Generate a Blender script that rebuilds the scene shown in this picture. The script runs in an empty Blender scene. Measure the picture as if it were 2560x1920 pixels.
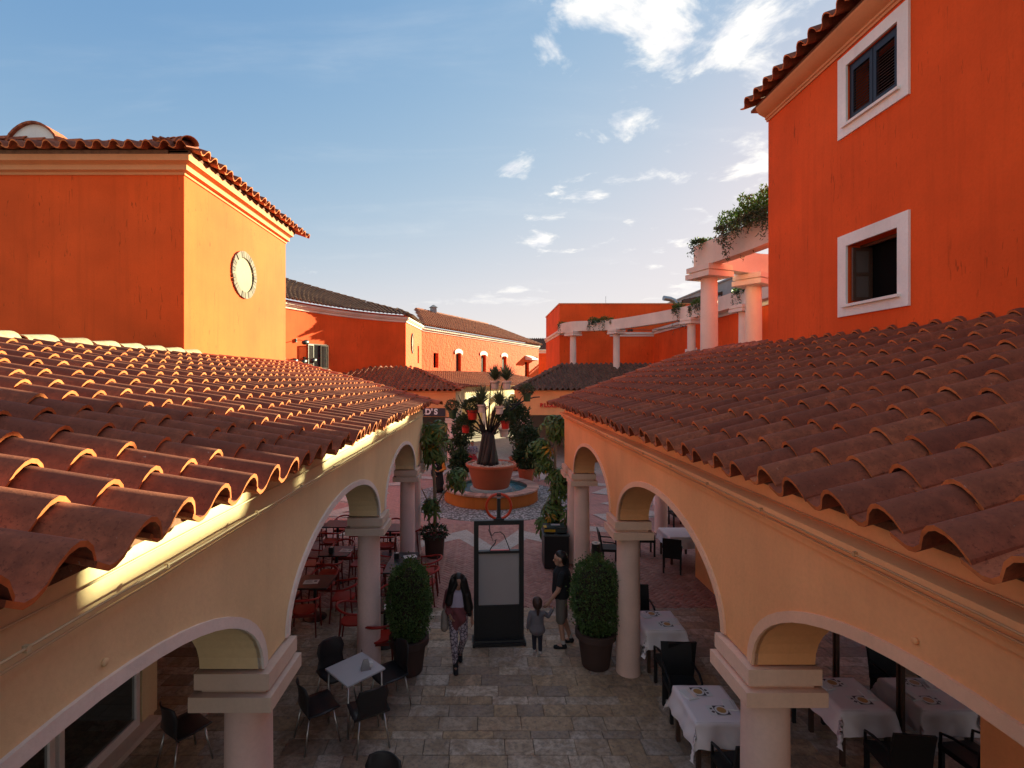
import bpy, math, random
import numpy as np
from mathutils import Vector, Matrix
R = math.radians
rng = random.Random(7)
SC = bpy.context.scene
COL = SC.collection

# ------------------------------------------------------------------ camera
F_PX = 500.0                       # focal length in pixels of a 1024-wide frame
cam_d = bpy.data.cameras.new('camera'); cam = bpy.data.objects.new('camera', cam_d); COL.objects.link(cam)
cam_d.sensor_width = 36.0; cam_d.lens = 36.0 * F_PX / 1024
cam.location = (0, 0, 5.0); cam.rotation_euler = (R(90), 0, 0)
cam_d.shift_x = 27 / 1024; cam_d.shift_y = -6 / 1024
cam_d.clip_start = 0.05; cam_d.clip_end = 3000
SC.camera = cam

# ------------------------------------------------------------------ sun and sky
SUN_AZ, SUN_EL = 43.3, 14.3        # azimuth measured from +Y (street) towards +X
sun_d = bpy.data.lights.new('sun', 'SUN'); sun = bpy.data.objects.new('sun', sun_d); COL.objects.link(sun)
sun_d.energy = 5.0; sun_d.angle = R(0.53); sun_d.color = (1.0, 0.955, 0.60)
sdir = Vector((math.sin(R(SUN_AZ)) * math.cos(R(SUN_EL)), math.cos(R(SUN_AZ)) * math.cos(R(SUN_EL)), math.sin(R(SUN_EL))))
sun.rotation_euler = (-sdir).to_track_quat('-Z', 'Y').to_euler(); sun.location = (30, 30, 30)
SKY_STRENGTH = 0.112
world = bpy.data.worlds.new('World'); SC.world = world; world.use_nodes = True
def build_world():
    nt = world.node_tree; N = nt.nodes; L = nt.links; N.clear()
    out = N.new('ShaderNodeOutputWorld'); bg = N.new('ShaderNodeBackground'); bg.inputs[1].default_value = SKY_STRENGTH
    sky = N.new('ShaderNodeTexSky'); sky.sky_type = 'NISHITA'; sky.sun_disc = False
    sky.sun_elevation = R(SUN_EL); sky.sun_rotation = R(SUN_AZ); sky.air_density = 1.0; sky.dust_density = 0.15; sky.ozone_density = 1.6
    tc = N.new('ShaderNodeTexCoord')
    def M(op, a, b=None, c=None):
        n = N.new('ShaderNodeMath'); n.operation = op
        for i, v in enumerate((a, b, c)):
            if v is None: continue
            if isinstance(v, (int, float)): n.inputs[i].default_value = v
            else: L.new(v, n.inputs[i])
        return n.outputs[0]
    sep = N.new('ShaderNodeSeparateXYZ'); L.new(tc.outputs['Generated'], sep.inputs[0])
    zz = M('ADD', M('MAXIMUM', sep.outputs[2], 0.0), 0.10)
    px = M('DIVIDE', sep.outputs[0], zz); py = M('DIVIDE', sep.outputs[1], zz)
    cmb = N.new('ShaderNodeCombineXYZ'); L.new(px, cmb.inputs[0]); L.new(py, cmb.inputs[1])
    def noise(scale, detail, rough, off=(0, 0, 0), dist=0.0, stretch=(1, 1, 1)):
        mp = N.new('ShaderNodeMapping'); mp.inputs['Location'].default_value = off; mp.inputs['Scale'].default_value = stretch
        L.new(cmb.outputs[0], mp.inputs[0])
        n = N.new('ShaderNodeTexNoise'); n.inputs['Scale'].default_value = scale; n.inputs['Detail'].default_value = detail
        n.inputs['Roughness'].default_value = rough; n.inputs['Distortion'].default_value = dist; L.new(mp.outputs[0], n.inputs[0])
        return n.outputs[0]
    def rampf(v, lo, hi):
        mr = N.new('ShaderNodeMapRange'); mr.interpolation_type = 'SMOOTHSTEP'; mr.inputs[1].default_value = lo; mr.inputs[2].default_value = hi
        L.new(v, mr.inputs[0]); return mr.outputs[0]
    # cumulus: big puffs broken up by finer noise, gathered in drifting fields
    puff = noise(CL[0], 10, 0.60, CL[1], 0.35)
    field = noise(0.34, 2, 0.5, CL[2])
    thr = M('SUBTRACT', CL[3], M('MULTIPLY', rampf(field, 0.40, 0.56), CL[4]))
    dens = rampf(M('SUBTRACT', puff, thr), -0.01, 0.14)
    cirr = M('MULTIPLY', rampf(noise(0.9, 6, 0.6, (4, 1, 0), 0.5, (1, 3.2, 1)), 0.5, 0.95), 0.22)
    hor = rampf(sep.outputs[2], 0.10, 0.24)
    dens = M('MULTIPLY', M('MAXIMUM', dens, cirr), hor)
    shade = noise(CL[0] * 2.3, 6, 0.6, (CL[1][0] * 2.3 + 0.2, CL[1][1] * 2.3 + 0.2, 0))
    cr = N.new('ShaderNodeMix'); cr.data_type = 'RGBA'; L.new(rampf(shade, 0.32, 0.62), cr.inputs[0])
    cr.inputs[6].default_value = (*[v * CL[5] for v in (0.70, 0.71, 0.75)], 1); cr.inputs[7].default_value = (*[v * CL[5] for v in (1.0, 0.96, 0.89)], 1)
    # even out the sky: less glare round the sun, deeper blue away from it
    sc_ = N.new('ShaderNodeSeparateColor'); L.new(sky.outputs[0], sc_.inputs[0]); cc = N.new('ShaderNodeCombineColor')
    for i in range(3):
        v = M('MULTIPLY', M('POWER', sc_.outputs[i], SKYP[i][0]), SKYP[i][1])
        L.new(M('DIVIDE', v, M('SQRT', M('ADD', 1.0, M('POWER', M('DIVIDE', v, SKYP[i][2]), 2.0)))), cc.inputs[i])
    mx = N.new('ShaderNodeMix'); mx.data_type = 'RGBA'; L.new(M('MULTIPLY', dens, 0.93), mx.inputs[0])
    L.new(cc.outputs[0], mx.inputs[6]); L.new(cr.outputs[2], mx.inputs[7])
    L.new(mx.outputs[2], bg.inputs[0]); L.new(bg.outputs[0], out.inputs[0])
SKYP = ((1.30, 0.50, 1.95), (0.92, 0.585, 1.93), (0.50, 1.02, 2.12))
CL = (3.3, (4.12, 9.2, 0.0), (-9.96, 3.75, 0.0), 0.755, 0.31, 2.6)
build_world()
SC.view_settings.view_transform = 'Standard'; SC.view_settings.look = 'None'
SC.view_settings.exposure = 2.12; SC.view_settings.gamma = 1.0; SC.view_settings.use_curve_mapping = False
SC.cycles.max_bounces = 8; SC.cycles.diffuse_bounces = 5; SC.cycles.use_denoising = True

# ------------------------------------------------------------------ mesh helpers
class MB:
    def __init__(s): s.v = []; s.f = []; s.m = []
    def add(s, vs, fs, mat=0):
        o = len(s.v); s.v.extend([tuple(p) for p in vs]); s.f.extend([tuple(i + o for i in f) for f in fs]); s.m.extend([mat] * len(fs)); return s
    def box(s, c, d, rz=0.0, mat=0, taper=1.0):
        ca, sa = math.cos(rz), math.sin(rz); vs = []
        for z, t in ((-.5, 1.0), (.5, taper)):
            for x, y in ((-.5, -.5), (.5, -.5), (.5, .5), (-.5, .5)):
                X, Y = x * d[0] * t, y * d[1] * t
                vs.append((c[0] + X * ca - Y * sa, c[1] + X * sa + Y * ca, c[2] + z * d[2]))
        return s.add(vs, [(3, 2, 1, 0), (4, 5, 6, 7), (0, 1, 5, 4), (1, 2, 6, 5), (2, 3, 7, 6), (3, 0, 4, 7)], mat)
    def bb(s, x0, x1, y0, y1, z0, z1, mat=0):
        return s.box(((x0 + x1) / 2, (y0 + y1) / 2, (z0 + z1) / 2), (abs(x1 - x0), abs(y1 - y0), abs(z1 - z0)), 0, mat)
    def prism(s, poly, z0, z1, mat=0):
        n = len(poly); vs = [(p[0], p[1], z0) for p in poly] + [(p[0], p[1], z1) for p in poly]
        fs = [tuple(range(n - 1, -1, -1)), tuple(range(n, 2 * n))] + [(i, (i + 1) % n, n + (i + 1) % n, n + i) for i in range(n)]
        return s.add(vs, fs, mat)
    def lathe(s, prof, c=(0, 0, 0), seg=24, mat=0, cap0=True, cap1=True, a0=0.0, a1=2 * math.pi):
        full = abs(a1 - a0 - 2 * math.pi) < 1e-6; k = seg if full else seg + 1; vs = []
        for r, z in prof:
            for i in range(k):
                a = a0 + (a1 - a0) * i / seg; vs.append((c[0] + r * math.cos(a), c[1] + r * math.sin(a), c[2] + z))
        fs = []
        for j in range(len(prof) - 1):
            for i in range(seg):
                i2 = (i + 1) % k; fs.append((j * k + i, j * k + i2, (j + 1) * k + i2, (j + 1) * k + i))
        if full and cap0: fs.append(tuple(range(k - 1, -1, -1)))
        if full and cap1: fs.append(tuple(range((len(prof) - 1) * k, len(prof) * k)))
        return s.add(vs, fs, mat)
    def tube(s, pts, rad, seg=8, mat=0, caps=True):
        pts = [Vector(p) for p in pts]; n = len(pts); rads = rad if isinstance(rad, (list, tuple)) else [rad] * n; vs = []; prev = None
        for i, p in enumerate(pts):
            t = (pts[min(i + 1, n - 1)] - pts[max(i - 1, 0)]).normalized()
            if prev is None: u = t.orthogonal().normalized()
            else:
                u = prev - t * prev.dot(t); u = u.normalized() if u.length > 1e-6 else t.orthogonal().normalized()
            prev = u; w = t.cross(u)
            for k in range(seg):
                a = 2 * math.pi * k / seg; vs.append(p + (u * math.cos(a) + w * math.sin(a)) * rads[i])
        fs = [(i * seg + k, i * seg + (k + 1) % seg, (i + 1) * seg + (k + 1) % seg, (i + 1) * seg + k) for i in range(n - 1) for k in range(seg)]
        if caps: fs += [tuple(range(seg - 1, -1, -1)), tuple(range((n - 1) * seg, n * seg))]
        return s.add(vs, fs, mat)
    def quad(s, a, b, c, d, mat=0): return s.add([a, b, c, d], [(0, 1, 2, 3)], mat)
    def mesh(s, name, mats, smooth=False):
        me = bpy.data.meshes.new(name); me.from_pydata(s.v, [], s.f)
        for m in (mats if isinstance(mats, (list, tuple)) else [mats]): me.materials.append(m)
        if any(s.m): me.polygons.foreach_set('material_index', s.m)
        if smooth: me.polygons.foreach_set('use_smooth', [True] * len(me.polygons))
        me.update(); return me
    def obj(s, name, mats, parent=None, smooth=False, auto=None):
        me = s.mesh(name, mats, smooth or auto is not None)
        if auto is not None:
            try: me.set_sharp_from_angle(angle=R(auto))
            except Exception: pass
        return link(name, me, parent)
BASE = {}
def link(name, me, parent=None, mat=None):
    o = bpy.data.objects.new(name, me); COL.objects.link(o)
    if mat is not None: o.matrix_basis = mat
    if parent is not None: par(o, parent)
    return o
def par(o, p):
    o.parent = p
    if p.name in BASE: BASE[o.name] = BASE[p.name]; o.matrix_parent_inverse = Matrix.Translation(-BASE[p.name]) if p.parent is None else Matrix.Identity(4)
def tag(o, label=None, cat=None, group=None, kind=None):
    if label: o['label'] = label
    if cat: o['category'] = cat
    if group: o['group'] = group
    if kind: o['kind'] = kind
    return o
def thing(name, label, cat, base=(0, 0, 0), group=None, world=True):
    """Empty at the thing's base. world=True: its parts are written in world coordinates; False: in the thing's own frame."""
    o = bpy.data.objects.new(name, None); COL.objects.link(o); o.empty_display_size = .2
    o.location = base
    if world: BASE[o.name] = Vector(base)
    return tag(o, label, cat, group)
def place(o, loc, rz=0.0): o.location = loc; o.rotation_euler = (0, 0, rz); return o
def copy_tree(o, loc=None, rz=None, label=None, parent=None):
    c = o.copy(); COL.objects.link(c)
    if parent is not None: c.parent = parent
    if loc is not None: c.location = loc
    if rz is not None: c.rotation_euler = (0, 0, rz)
    if label: c['label'] = label
    for ch in o.children: copy_tree(ch, parent=c)
    return c

# ------------------------------------------------------------------ materials
def newmat(name):
    m = bpy.data.materials.new(name); m.use_nodes = True; nt = m.node_tree; return m, nt, nt.nodes['Principled BSDF'], nt.nodes, nt.links
def mth(nt, op, a, b=None, clamp=False):
    n = nt.nodes.new('ShaderNodeMath'); n.operation = op; n.use_clamp = clamp
    for i, v in enumerate((a, b)):
        if v is None: continue
        if isinstance(v, (int, float)): n.inputs[i].default_value = v
        else: nt.links.new(v, n.inputs[i])
    return n.outputs[0]
def nz(nt, scale, detail=4, rough=.55, vec=None, stretch=None, dist=0.0):
    n = nt.nodes.new('ShaderNodeTexNoise'); n.inputs['Scale'].default_value = scale; n.inputs['Detail'].default_value = detail
    n.inputs['Roughness'].default_value = rough; n.inputs['Distortion'].default_value = dist
    if vec is None: vec = nt.nodes.new('ShaderNodeNewGeometry').outputs['Position']
    if stretch:
        mp = nt.nodes.new('ShaderNodeMapping'); mp.inputs['Scale'].default_value = stretch; nt.links.new(vec, mp.inputs[0]); vec = mp.outputs[0]
    nt.links.new(vec, n.inputs[0]); return n.outputs[0]
def mr(nt, v, lo, hi, a=0.0, b=1.0):
    n = nt.nodes.new('ShaderNodeMapRange'); n.inputs[1].default_value = lo; n.inputs[2].default_value = hi; n.inputs[3].default_value = a; n.inputs[4].default_value = b
    nt.links.new(v, n.inputs[0]); return n.outputs[0]
def mixc(nt, fac, a, b, blend='MIX'):
    n = nt.nodes.new('ShaderNodeMix'); n.data_type = 'RGBA'; n.blend_type = blend
    for sock, v in ((0, fac), (6, a), (7, b)):
        if isinstance(v, (int, float)): n.inputs[sock].default_value = v
        elif isinstance(v, (tuple, list)): n.inputs[sock].default_value = (*v[:3], 1)
        else: nt.links.new(v, n.inputs[sock])
    return n.outputs[2]
def bump(nt, bs, h, strength=.3, dist=.01):
    b = nt.nodes.new('ShaderNodeBump'); b.inputs['Strength'].default_value = strength; b.inputs['Distance'].default_value = dist
    nt.links.new(h, b.inputs['Height']); nt.links.new(b.outputs[0], bs.inputs['Normal'])
def dk(c, k): return tuple(v * k for v in c[:3])
def plain(name, col, rough=.6, metal=0.0, var=.12, scale=6.0, bmp=0.0, bscale=40, spec=.4, coat=0.0):
    m, nt, bs, N, L = newmat(name)
    L.new(mixc(nt, nz(nt, scale, 5), dk(col, 1 - var), dk(col, 1 + var)), bs.inputs['Base Color'])
    bs.inputs['Roughness'].default_value = rough; bs.inputs['Metallic'].default_value = metal
    bs.inputs['Specular IOR Level'].default_value = spec; bs.inputs['Coat Weight'].default_value = coat
    if bmp: bump(nt, bs, nz(nt, bscale, 6), bmp, .01)
    return m
def paint(name, col, grime=.25, relief=.25, rel_scale=18, rel_dist=.02, scratches=False):
    """wall paint on render: slow blotches, faint streaks, fine relief"""
    m, nt, bs, N, L = newmat(name)
    big = nz(nt, .7, 4); fine = nz(nt, 30, 4); strk = nz(nt, 2.2, 5, .6, None, (3.0, 3.0, .16))
    c = mixc(nt, mr(nt, big, .3, .7), dk(col, .82), dk(col, 1.1)); c = mixc(nt, mth(nt, 'MULTIPLY', mr(nt, nz(nt, .28, 3), .5, .62), .14), c, (min(1, col[0] * 1.05), col[1] * 1.35 + .01, col[2] * 1.5 + .01))
    c = mixc(nt, mth(nt, 'MULTIPLY', mr(nt, fine, .4, .75), .16), c, dk(col, .6))
    c = mixc(nt, mth(nt, 'MULTIPLY', mr(nt, strk, .5, .78), grime), c, (col[0] * .55, col[1] * .55, col[2] * .6))
    if scratches:
        sc = nz(nt, 1.4, 2, .4, None, (14, 14, 2.0), 1.2); sc2 = nz(nt, .9, 2)
        k = mth(nt, 'MULTIPLY', mr(nt, sc, .665, .70), mr(nt, sc2, .42, .6))
        c = mixc(nt, mth(nt, 'MULTIPLY', k, .55), c, dk(col, .25))
    L.new(c, bs.inputs['Base Color']); bs.inputs['Roughness'].default_value = .88; bs.inputs['Specular IOR Level'].default_value = .2
    h = mth(nt, 'ADD', nz(nt, rel_scale, 7, .62), mth(nt, 'MULTIPLY', nz(nt, 3.0, 3), .8)); bump(nt, bs, h, relief, rel_dist)
    return m
def clay(name, c0, c1, c2, lich=.5, edge=False):
    m, nt, bs, N, L = newmat(name)
    oi = N.new('ShaderNodeObjectInfo'); at = N.new('ShaderNodeAttribute'); at.attribute_name = 'rnd'
    r = mth(nt, 'FRACT', mth(nt, 'ADD', oi.outputs['Random'], at.outputs['Fac']))
    ramp = N.new('ShaderNodeValToRGB'); e = ramp.color_ramp.elements; e[0].position = 0; e[0].color = (*c0, 1); e[1].position = 1; e[1].color = (*c2, 1)
    x = e.new(.5); x.color = (*c1, 1); L.new(r, ramp.inputs[0]); c = ramp.outputs[0]
    n1 = nz(nt, 9, 6, .65); n2 = nz(nt, 55, 5, .7); n3 = nz(nt, 3.0, 4)
    c = mixc(nt, mth(nt, 'MULTIPLY', mr(nt, n1, .42, .72), .62), c, dk(c0, .42))
    c = mixc(nt, mth(nt, 'MULTIPLY', mr(nt, n2, .55, .64), .6 * (0 if edge else 1)), c, dk(c0, .28))
    c = mixc(nt, mth(nt, 'MULTIPLY', mr(nt, n3, .5, .8), .35), c, (c1[0] * 1.15, c1[1] * 1.25, c1[2] * 1.0))
    if not edge:      # soot and lichen sit on the exposed crowns
        cw = N.new('ShaderNodeAttribute'); cw.attribute_name = 'crown'; k = mth(nt, 'MULTIPLY', mr(nt, mth(nt, 'ADD', cw.outputs['Fac'], mth(nt, 'MULTIPLY', nz(nt, 13, 7, .72), 2.2)), 1.20, 2.05), .66); c = mixc(nt, k, c, (c0[0] * .48, c0[1] * .58, c0[2] * .62))
    sp = nz(nt, 24, 3, .5); c = mixc(nt, mth(nt, 'MULTIPLY', mr(nt, sp, .72, .76), lich), c, (.36, .33, .27))
    L.new(c, bs.inputs['Base Color']); bs.inputs['Roughness'].default_value = .85; bs.inputs['Specular IOR Level'].default_value = .25
    bump(nt, bs, mth(nt, 'ADD', n2, n1), .3, .006)
    return m
ORANGE = (.76, .092, .015)
M = {}
M['orange'] = paint('orange_render', ORANGE, .30, .22, 26, .015, scratches=True)
M['orange_rough'] = paint('orange_rough_render', ORANGE, .3, .75, 5, .09)
M['orange_trim'] = paint('orange_trim_paint', (.66, .27, .12), .1, .15)
M['pink_trim'] = paint('pink_trim_paint', (.74, .59, .49), .12, .15)
M['cream'] = paint('cream_wall_paint', (.80, .63, .37), .14, .22, 22, .012)
M['cream_trim'] = paint('cream_trim_paint', (.70, .60, .42), .3, .25)
M['peach'] = paint('peach_wall_bounce_tint', (.88, .405, .17), .12, .2, 22, .012)  # warm bounce light of the right side mixed into the wall colour
M['white_trim'] = paint('white_trim_paint', (.82, .76, .71), .22, .3, 30, .01)
M['stone_trim'] = paint('pink_stone_capital', (.70, .55, .45), .22, .3, 30, .008)
M['column'] = paint('column_paint', (.80, .58, .53), .15, .12)
M['peach_trim'] = paint('peach_trim_paint', (.88, .50, .31), .15, .25, 30, .01); M['peach_cap'] = paint('peach_stone_capital', (.84, .53, .38), .22, .3, 30, .008); M['peach_column'] = paint('peach_column_paint', (.85, .57, .47), .15, .12)
M['tile'] = clay('clay_tile', (.24, .060, .032), (.37, .096, .046), (.48, .14, .062))
M['tile_edge'] = clay('clay_tile_edge', (.54, .135, .04), (.62, .165, .05), (.68, .21, .07), .1, True)
M['tile_old'] = clay('weathered_clay_tile', (.125, .056, .036), (.18, .082, .049), (.23, .107, .062), .6)
M['tile_old_edge'] = clay('weathered_clay_tile_edge', (.20, .11, .075), (.24, .13, .09), (.28, .16, .11), .2, True)
M['mortar'] = paint('ridge_mortar', (.50, .43, .31), .45, .5, 14, .03)
M['dark_room'] = plain('dark_interior', (.008, .007, .007), 1.0, spec=0.0)  # near-black colour stands in for unlit interiors
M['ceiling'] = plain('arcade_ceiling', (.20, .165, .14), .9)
M['wood_dark'] = plain('dark_brown_wood', (.07, .035, .022), .55, var=.3, scale=14)
M['shutter'] = plain('blue_black_shutter_paint', (.012, .012, .022), .45)
M['shutter_slat'] = plain('shutter_slat_paint', (.055, .040, .040), .5)
M['black'] = plain('black_powder_coat', (.012, .012, .013), .42, spec=.5)
M['black_soft'] = plain('black_woven_resin', (.010, .010, .011), .6, bmp=.4, bscale=90)
M['steel'] = plain('brushed_steel', (.55, .54, .52), .35, 1.0, .08, 30)
M['galv'] = plain('galvanised_duct', (.30, .32, .34), .42, .9, .15, 12)
M['cable'] = plain('painted_cable', (.62, .50, .30), .6); M['cable_peach'] = plain('painted_cable_peach', (.55, .27, .12), .6)
M['grey_wall'] = paint('grey_cladding', (.30, .31, .31), .1, .1)
def glass_mat(name, col, rough=.05):
    m, nt, bs, N, L = newmat(name); bs.inputs['Base Color'].default_value = (*col, 1); bs.inputs['Roughness'].default_value = rough
    bs.inputs['Specular IOR Level'].default_value = .6; bs.inputs['Metallic'].default_value = 0.0; return m
M['curtain'] = plain('dim_curtain', (.10, .075, .065), .8)
M['pane'] = glass_mat('window_pane', (.02, .022, .025))
M['shop_glass'] = None
def clear_glass(name):
    m, nt, bs, N, L = newmat(name); N.remove(bs); o = N['Material Output']
    g = N.new('ShaderNodeBsdfGlossy'); g.inputs['Roughness'].default_value = .03; g.inputs[0].default_value = (.9, .9, .9, 1)
    t = N.new('ShaderNodeBsdfTransparent'); t.inputs[0].default_value = (.42, .43, .42, 1); fr = N.new('ShaderNodeFresnel'); fr.inputs[0].default_value = 1.5
    mx = N.new('ShaderNodeMixShader'); L.new(fr.outputs[0], mx.inputs[0]); L.new(t.outputs[0], mx.inputs[1]); L.new(g.outputs[0], mx.inputs[2]); L.new(mx.outputs[0], o.inputs[0])
    return m
M['shop_glass'] = clear_glass('shopfront_glass')

# ------------------------------------------------------------------ roof tiles
TW, TEXP, TLEN = .345, .42, .50
def tile_profile(u):
    if u < .63: return .112 * math.sin(math.pi * u / .63) ** .72
    return -.034 * math.sin(math.pi * (u - .63) / .37) - .002
def tile_mesh(name, seg, mats, w=TW, ln=TLEN, th=.026, seed=0, low=False):
    rr = random.Random(seed); b = MB(); us = [i / seg * 1.07 for i in range(seg + 1)]
    def ring(y, lift, k, dz): return [((u - .5) * w * k, y, tile_profile(min(u, 1)) * k * w / TW + lift + dz + (0 if u <= 1 else .012)) for u in us]
    n = seg + 1; kx = 1.02 + rr.uniform(-.01, .02)
    top = ring(-ln, 0, .97, th) + ring(0, .040, kx, th); bot = ring(-ln, 0, .97, 0) + ring(0, .040, kx, 0)
    q = [(i, i + 1, i + n + 1, i + n) for i in range(seg)]
    b.add(top, q, 0)
    if not low: b.add(bot, [tuple(reversed(f)) for f in q], 0)
    e = top[n:] + bot[n:]; b.add(e, [(i, n + i, n + i + 1, i + 1) for i in range(seg)], 1)
    if not low:
        b.add([top[0], top[n], bot[n], bot[0]], [(0, 3, 2, 1)], 0); b.add([top[n - 1], top[2 * n - 1], bot[2 * n - 1], bot[n - 1]], [(0, 1, 2, 3)], 0)
    b.crown = [max(0.0, min(1.0, (v[2] - .02) / .11)) for v in b.v]; me = b.mesh(name, mats, True); a = me.attributes.new('crown', 'FLOAT', 'POINT'); a.data.foreach_set('value', b.crown)
    return b, me
def join_instances(name, b, mats, mlist, parent, jit=True):
    """many copies of one small mesh as one mesh (stuff); each copy keeps its own random value"""
    V = np.array(b.v); nv = len(V); V4 = np.c_[V, np.ones(nv)]
    allv = np.concatenate([(V4 @ np.array(m).T)[:, :3] for m in mlist])
    fs = []; ms = []
    for k in range(len(mlist)):
        o = k * nv; fs.extend([tuple(i + o for i in f) for f in b.f]); ms.extend(b.m)
    me = bpy.data.meshes.new(name); me.from_pydata(allv.tolist(), [], fs)
    for m in mats: me.materials.append(m)
    me.polygons.foreach_set('material_index', ms); me.polygons.foreach_set('use_smooth', [True] * len(fs))
    a = me.attributes.new('rnd', 'FLOAT', 'POINT'); a.data.foreach_set('value', np.repeat(np.random.RandomState(3).rand(len(mlist)), nv).astype(np.float32))
    if hasattr(b, 'crown'): a = me.attributes.new('crown', 'FLOAT', 'POINT'); a.data.foreach_set('value', np.tile(np.array(b.crown, dtype=np.float32), len(mlist)))
    me.update(); o = link(name, me, parent); o['kind'] = 'stuff'; return o
def px_of(p):
    if p[1] < .3: return None
    return (485 + F_PX * p[0] / p[1], 378 - F_PX * (p[2] - 5) / p[1])
TM = {}
def get_tiles(old):
    if old not in TM:
        mats = [M['tile_old'], M['tile_old_edge']] if old else [M['tile'], M['tile_edge']]
        TM[old] = ([tile_mesh('tile', 10, mats, seed=s) for s in range(3)], tile_mesh('tile_low', 5, mats, low=True), mats)
    return TM[old]
def put_tiles(parent, mats4, old=False, nobj=300, lod_far=False, jitter=1.0):
    var, low, mats = get_tiles(old)
    ms = []
    for m in mats4:
        j = Matrix.Translation((rng.uniform(-.009, .009) * jitter, rng.uniform(-.028, .028) * jitter, rng.uniform(0, .008) * jitter)) @ Matrix.Rotation(rng.uniform(-.04, .04) * jitter, 4, 'Z') @ Matrix.Rotation(rng.uniform(-.02, .02) * jitter, 4, 'Y')
        ms.append(m @ j)
    def vis(m):
        p = px_of(m.translation); return p is not None and -30 < p[0] < 1054 and -20 < p[1] < 800
    inside = sorted([m for m in ms if vis(m)], key=lambda m: m.translation.length if False else (m.translation - Vector((0, 0, 5))).length)
    outside = [m for m in ms if not vis(m)]
    for m in inside[:nobj]: link('tile', rng.choice(var)[1], parent, m)
    rest = inside[nobj:] + outside
    if rest: join_instances('tile_field', low[0] if lod_far else var[0][0], mats, rest, parent)
def frame(s_h, pitch):
    k = 1 / math.sqrt(1 + pitch * pitch); s = Vector((s_h[0] * k, s_h[1] * k, -pitch * k)); n = Vector((s_h[0] * pitch * k, s_h[1] * pitch * k, k)); a = s.cross(n); return a, s, n
def tmat(a, s, n, p):
    return Matrix(((a.x, s.x, n.x, p[0]), (a.y, s.y, n.y, p[1]), (a.z, s.z, n.z, p[2]), (0, 0, 0, 1)))
def plane_tiles(origin, adir, s_h, pitch, ncols, nrows, keep=None, w=TW, exp=TEXP, row_start=0):
    a, s, n = frame(s_h, pitch); ad = Vector((adir[0], adir[1], 0)); out = []
    for j in range(row_start, nrows):
        for i in range(ncols):
            p = Vector(origin) + ad * ((i + .5) * w) - s * (j * exp)
            if keep is None or keep(p): out.append(tmat(a, s, n, p))
    return out
def cap_mesh(name, r=.135, ln=.46, mats=None, mortar=False):
    b = MB(); seg = 8; th = .02
    def ring(y, rr, dz): return [(rr * math.cos(math.pi * i / seg), y, rr * math.sin(math.pi * i / seg) * .85 + dz) for i in range(seg + 1)]
    n = seg + 1; t = ring(0, r * .9, 0) + ring(ln, r * 1.06, .02); u = ring(0, r * .9 - th, 0) + ring(ln, r * 1.06 - th, .02)
    q = [(i, i + 1, i + n + 1, i + n) for i in range(seg)]
    b.add(t, q, 0); b.add(u, [tuple(reversed(f)) for f in q], 0); b.add(t[n:] + u[n:], [(i, i + 1, n + i + 1, n + i) for i in range(seg)], 1); b.add(t[:n] + u[:n], [(i + 1, i, n + i, n + i + 1) for i in range(seg)], 1)
    return b.mesh(name, mats, True)
CAPM = {}
def cap_line(parent, p0, p1, old=False, r=.135, step=.40, name='ridge_tile', lift=0.0, flip=False, mats=None):
    key = (old, r, mats is None)
    if key not in CAPM: CAPM[key] = cap_mesh(name, r, .47, mats or ([M['tile_old'], M['tile_old_edge']] if old else [M['tile'], M['tile_edge']]))
    p0 = Vector(p0); p1 = Vector(p1)
    if flip: p0, p1 = p1, p0
    d = p1 - p0; ln = d.length; d.normalize(); x = d.cross(Vector((0, 0, 1))).normalized(); z = x.cross(d)
    for k in range(max(1, int(ln / step + .5))):
        p = p0 + d * (k * step) + Vector((0, 0, lift)); q = x * 1.0
        m = Matrix(((x.x, d.x, z.x, p.x), (x.y, d.y, z.y, p.y), (x.z, d.z, z.z, p.z), (0, 0, 0, 1))) @ Matrix.Rotation(rng.uniform(-.03, .03), 4, 'Z')
        link(name, CAPM[key], parent, m)

# ================================================================== ground, paving
def g_plane(name, x0, x1, y0, y1, z, mat, kind='structure'):
    o = MB().quad((x0, y0, z), (x1, y0, z), (x1, y1, z), (x0, y1, z)).obj(name, mat); o['kind'] = kind; return o
M['earth'] = plain('far_paving', (.30, .26, .23), .9, scale=2)
FX, FY = .25, 20.84                                   # fountain centre
def star_band(nt, X, Y):
    """sixteen pointed star ring round the fountain, as a 0..1 mask"""
    dx = mth(nt, 'SUBTRACT', X, FX); dy = mth(nt, 'SUBTRACT', Y, FY)
    r = mth(nt, 'SQRT', mth(nt, 'ADD', mth(nt, 'MULTIPLY', dx, dx), mth(nt, 'MULTIPLY', dy, dy)))
    th = mth(nt, 'ARCTAN2', dx, mth(nt, 'MULTIPLY', dy, -1.0))
    t = mth(nt, 'PINGPONG', mth(nt, 'MULTIPLY', th, 16 / (2 * math.pi)), .5)
    t = mth(nt, 'MULTIPLY', t, 2.0); rin = mth(nt, 'SUBTRACT', 6.05, mth(nt, 'MULTIPLY', t, 1.6))
    q = mth(nt, 'SUBTRACT', r, rin); return r, q
def in_star(x, y):
    r = math.hypot(x - FX, y - FY); th = math.atan2(x - FX, -(y - FY)); t = (th * 16 / (2 * math.pi)) % 1.0; t = 2 * min(t, 1 - t)
    q = r - (6.05 - 1.6 * t); return 0 < q < .95
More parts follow.
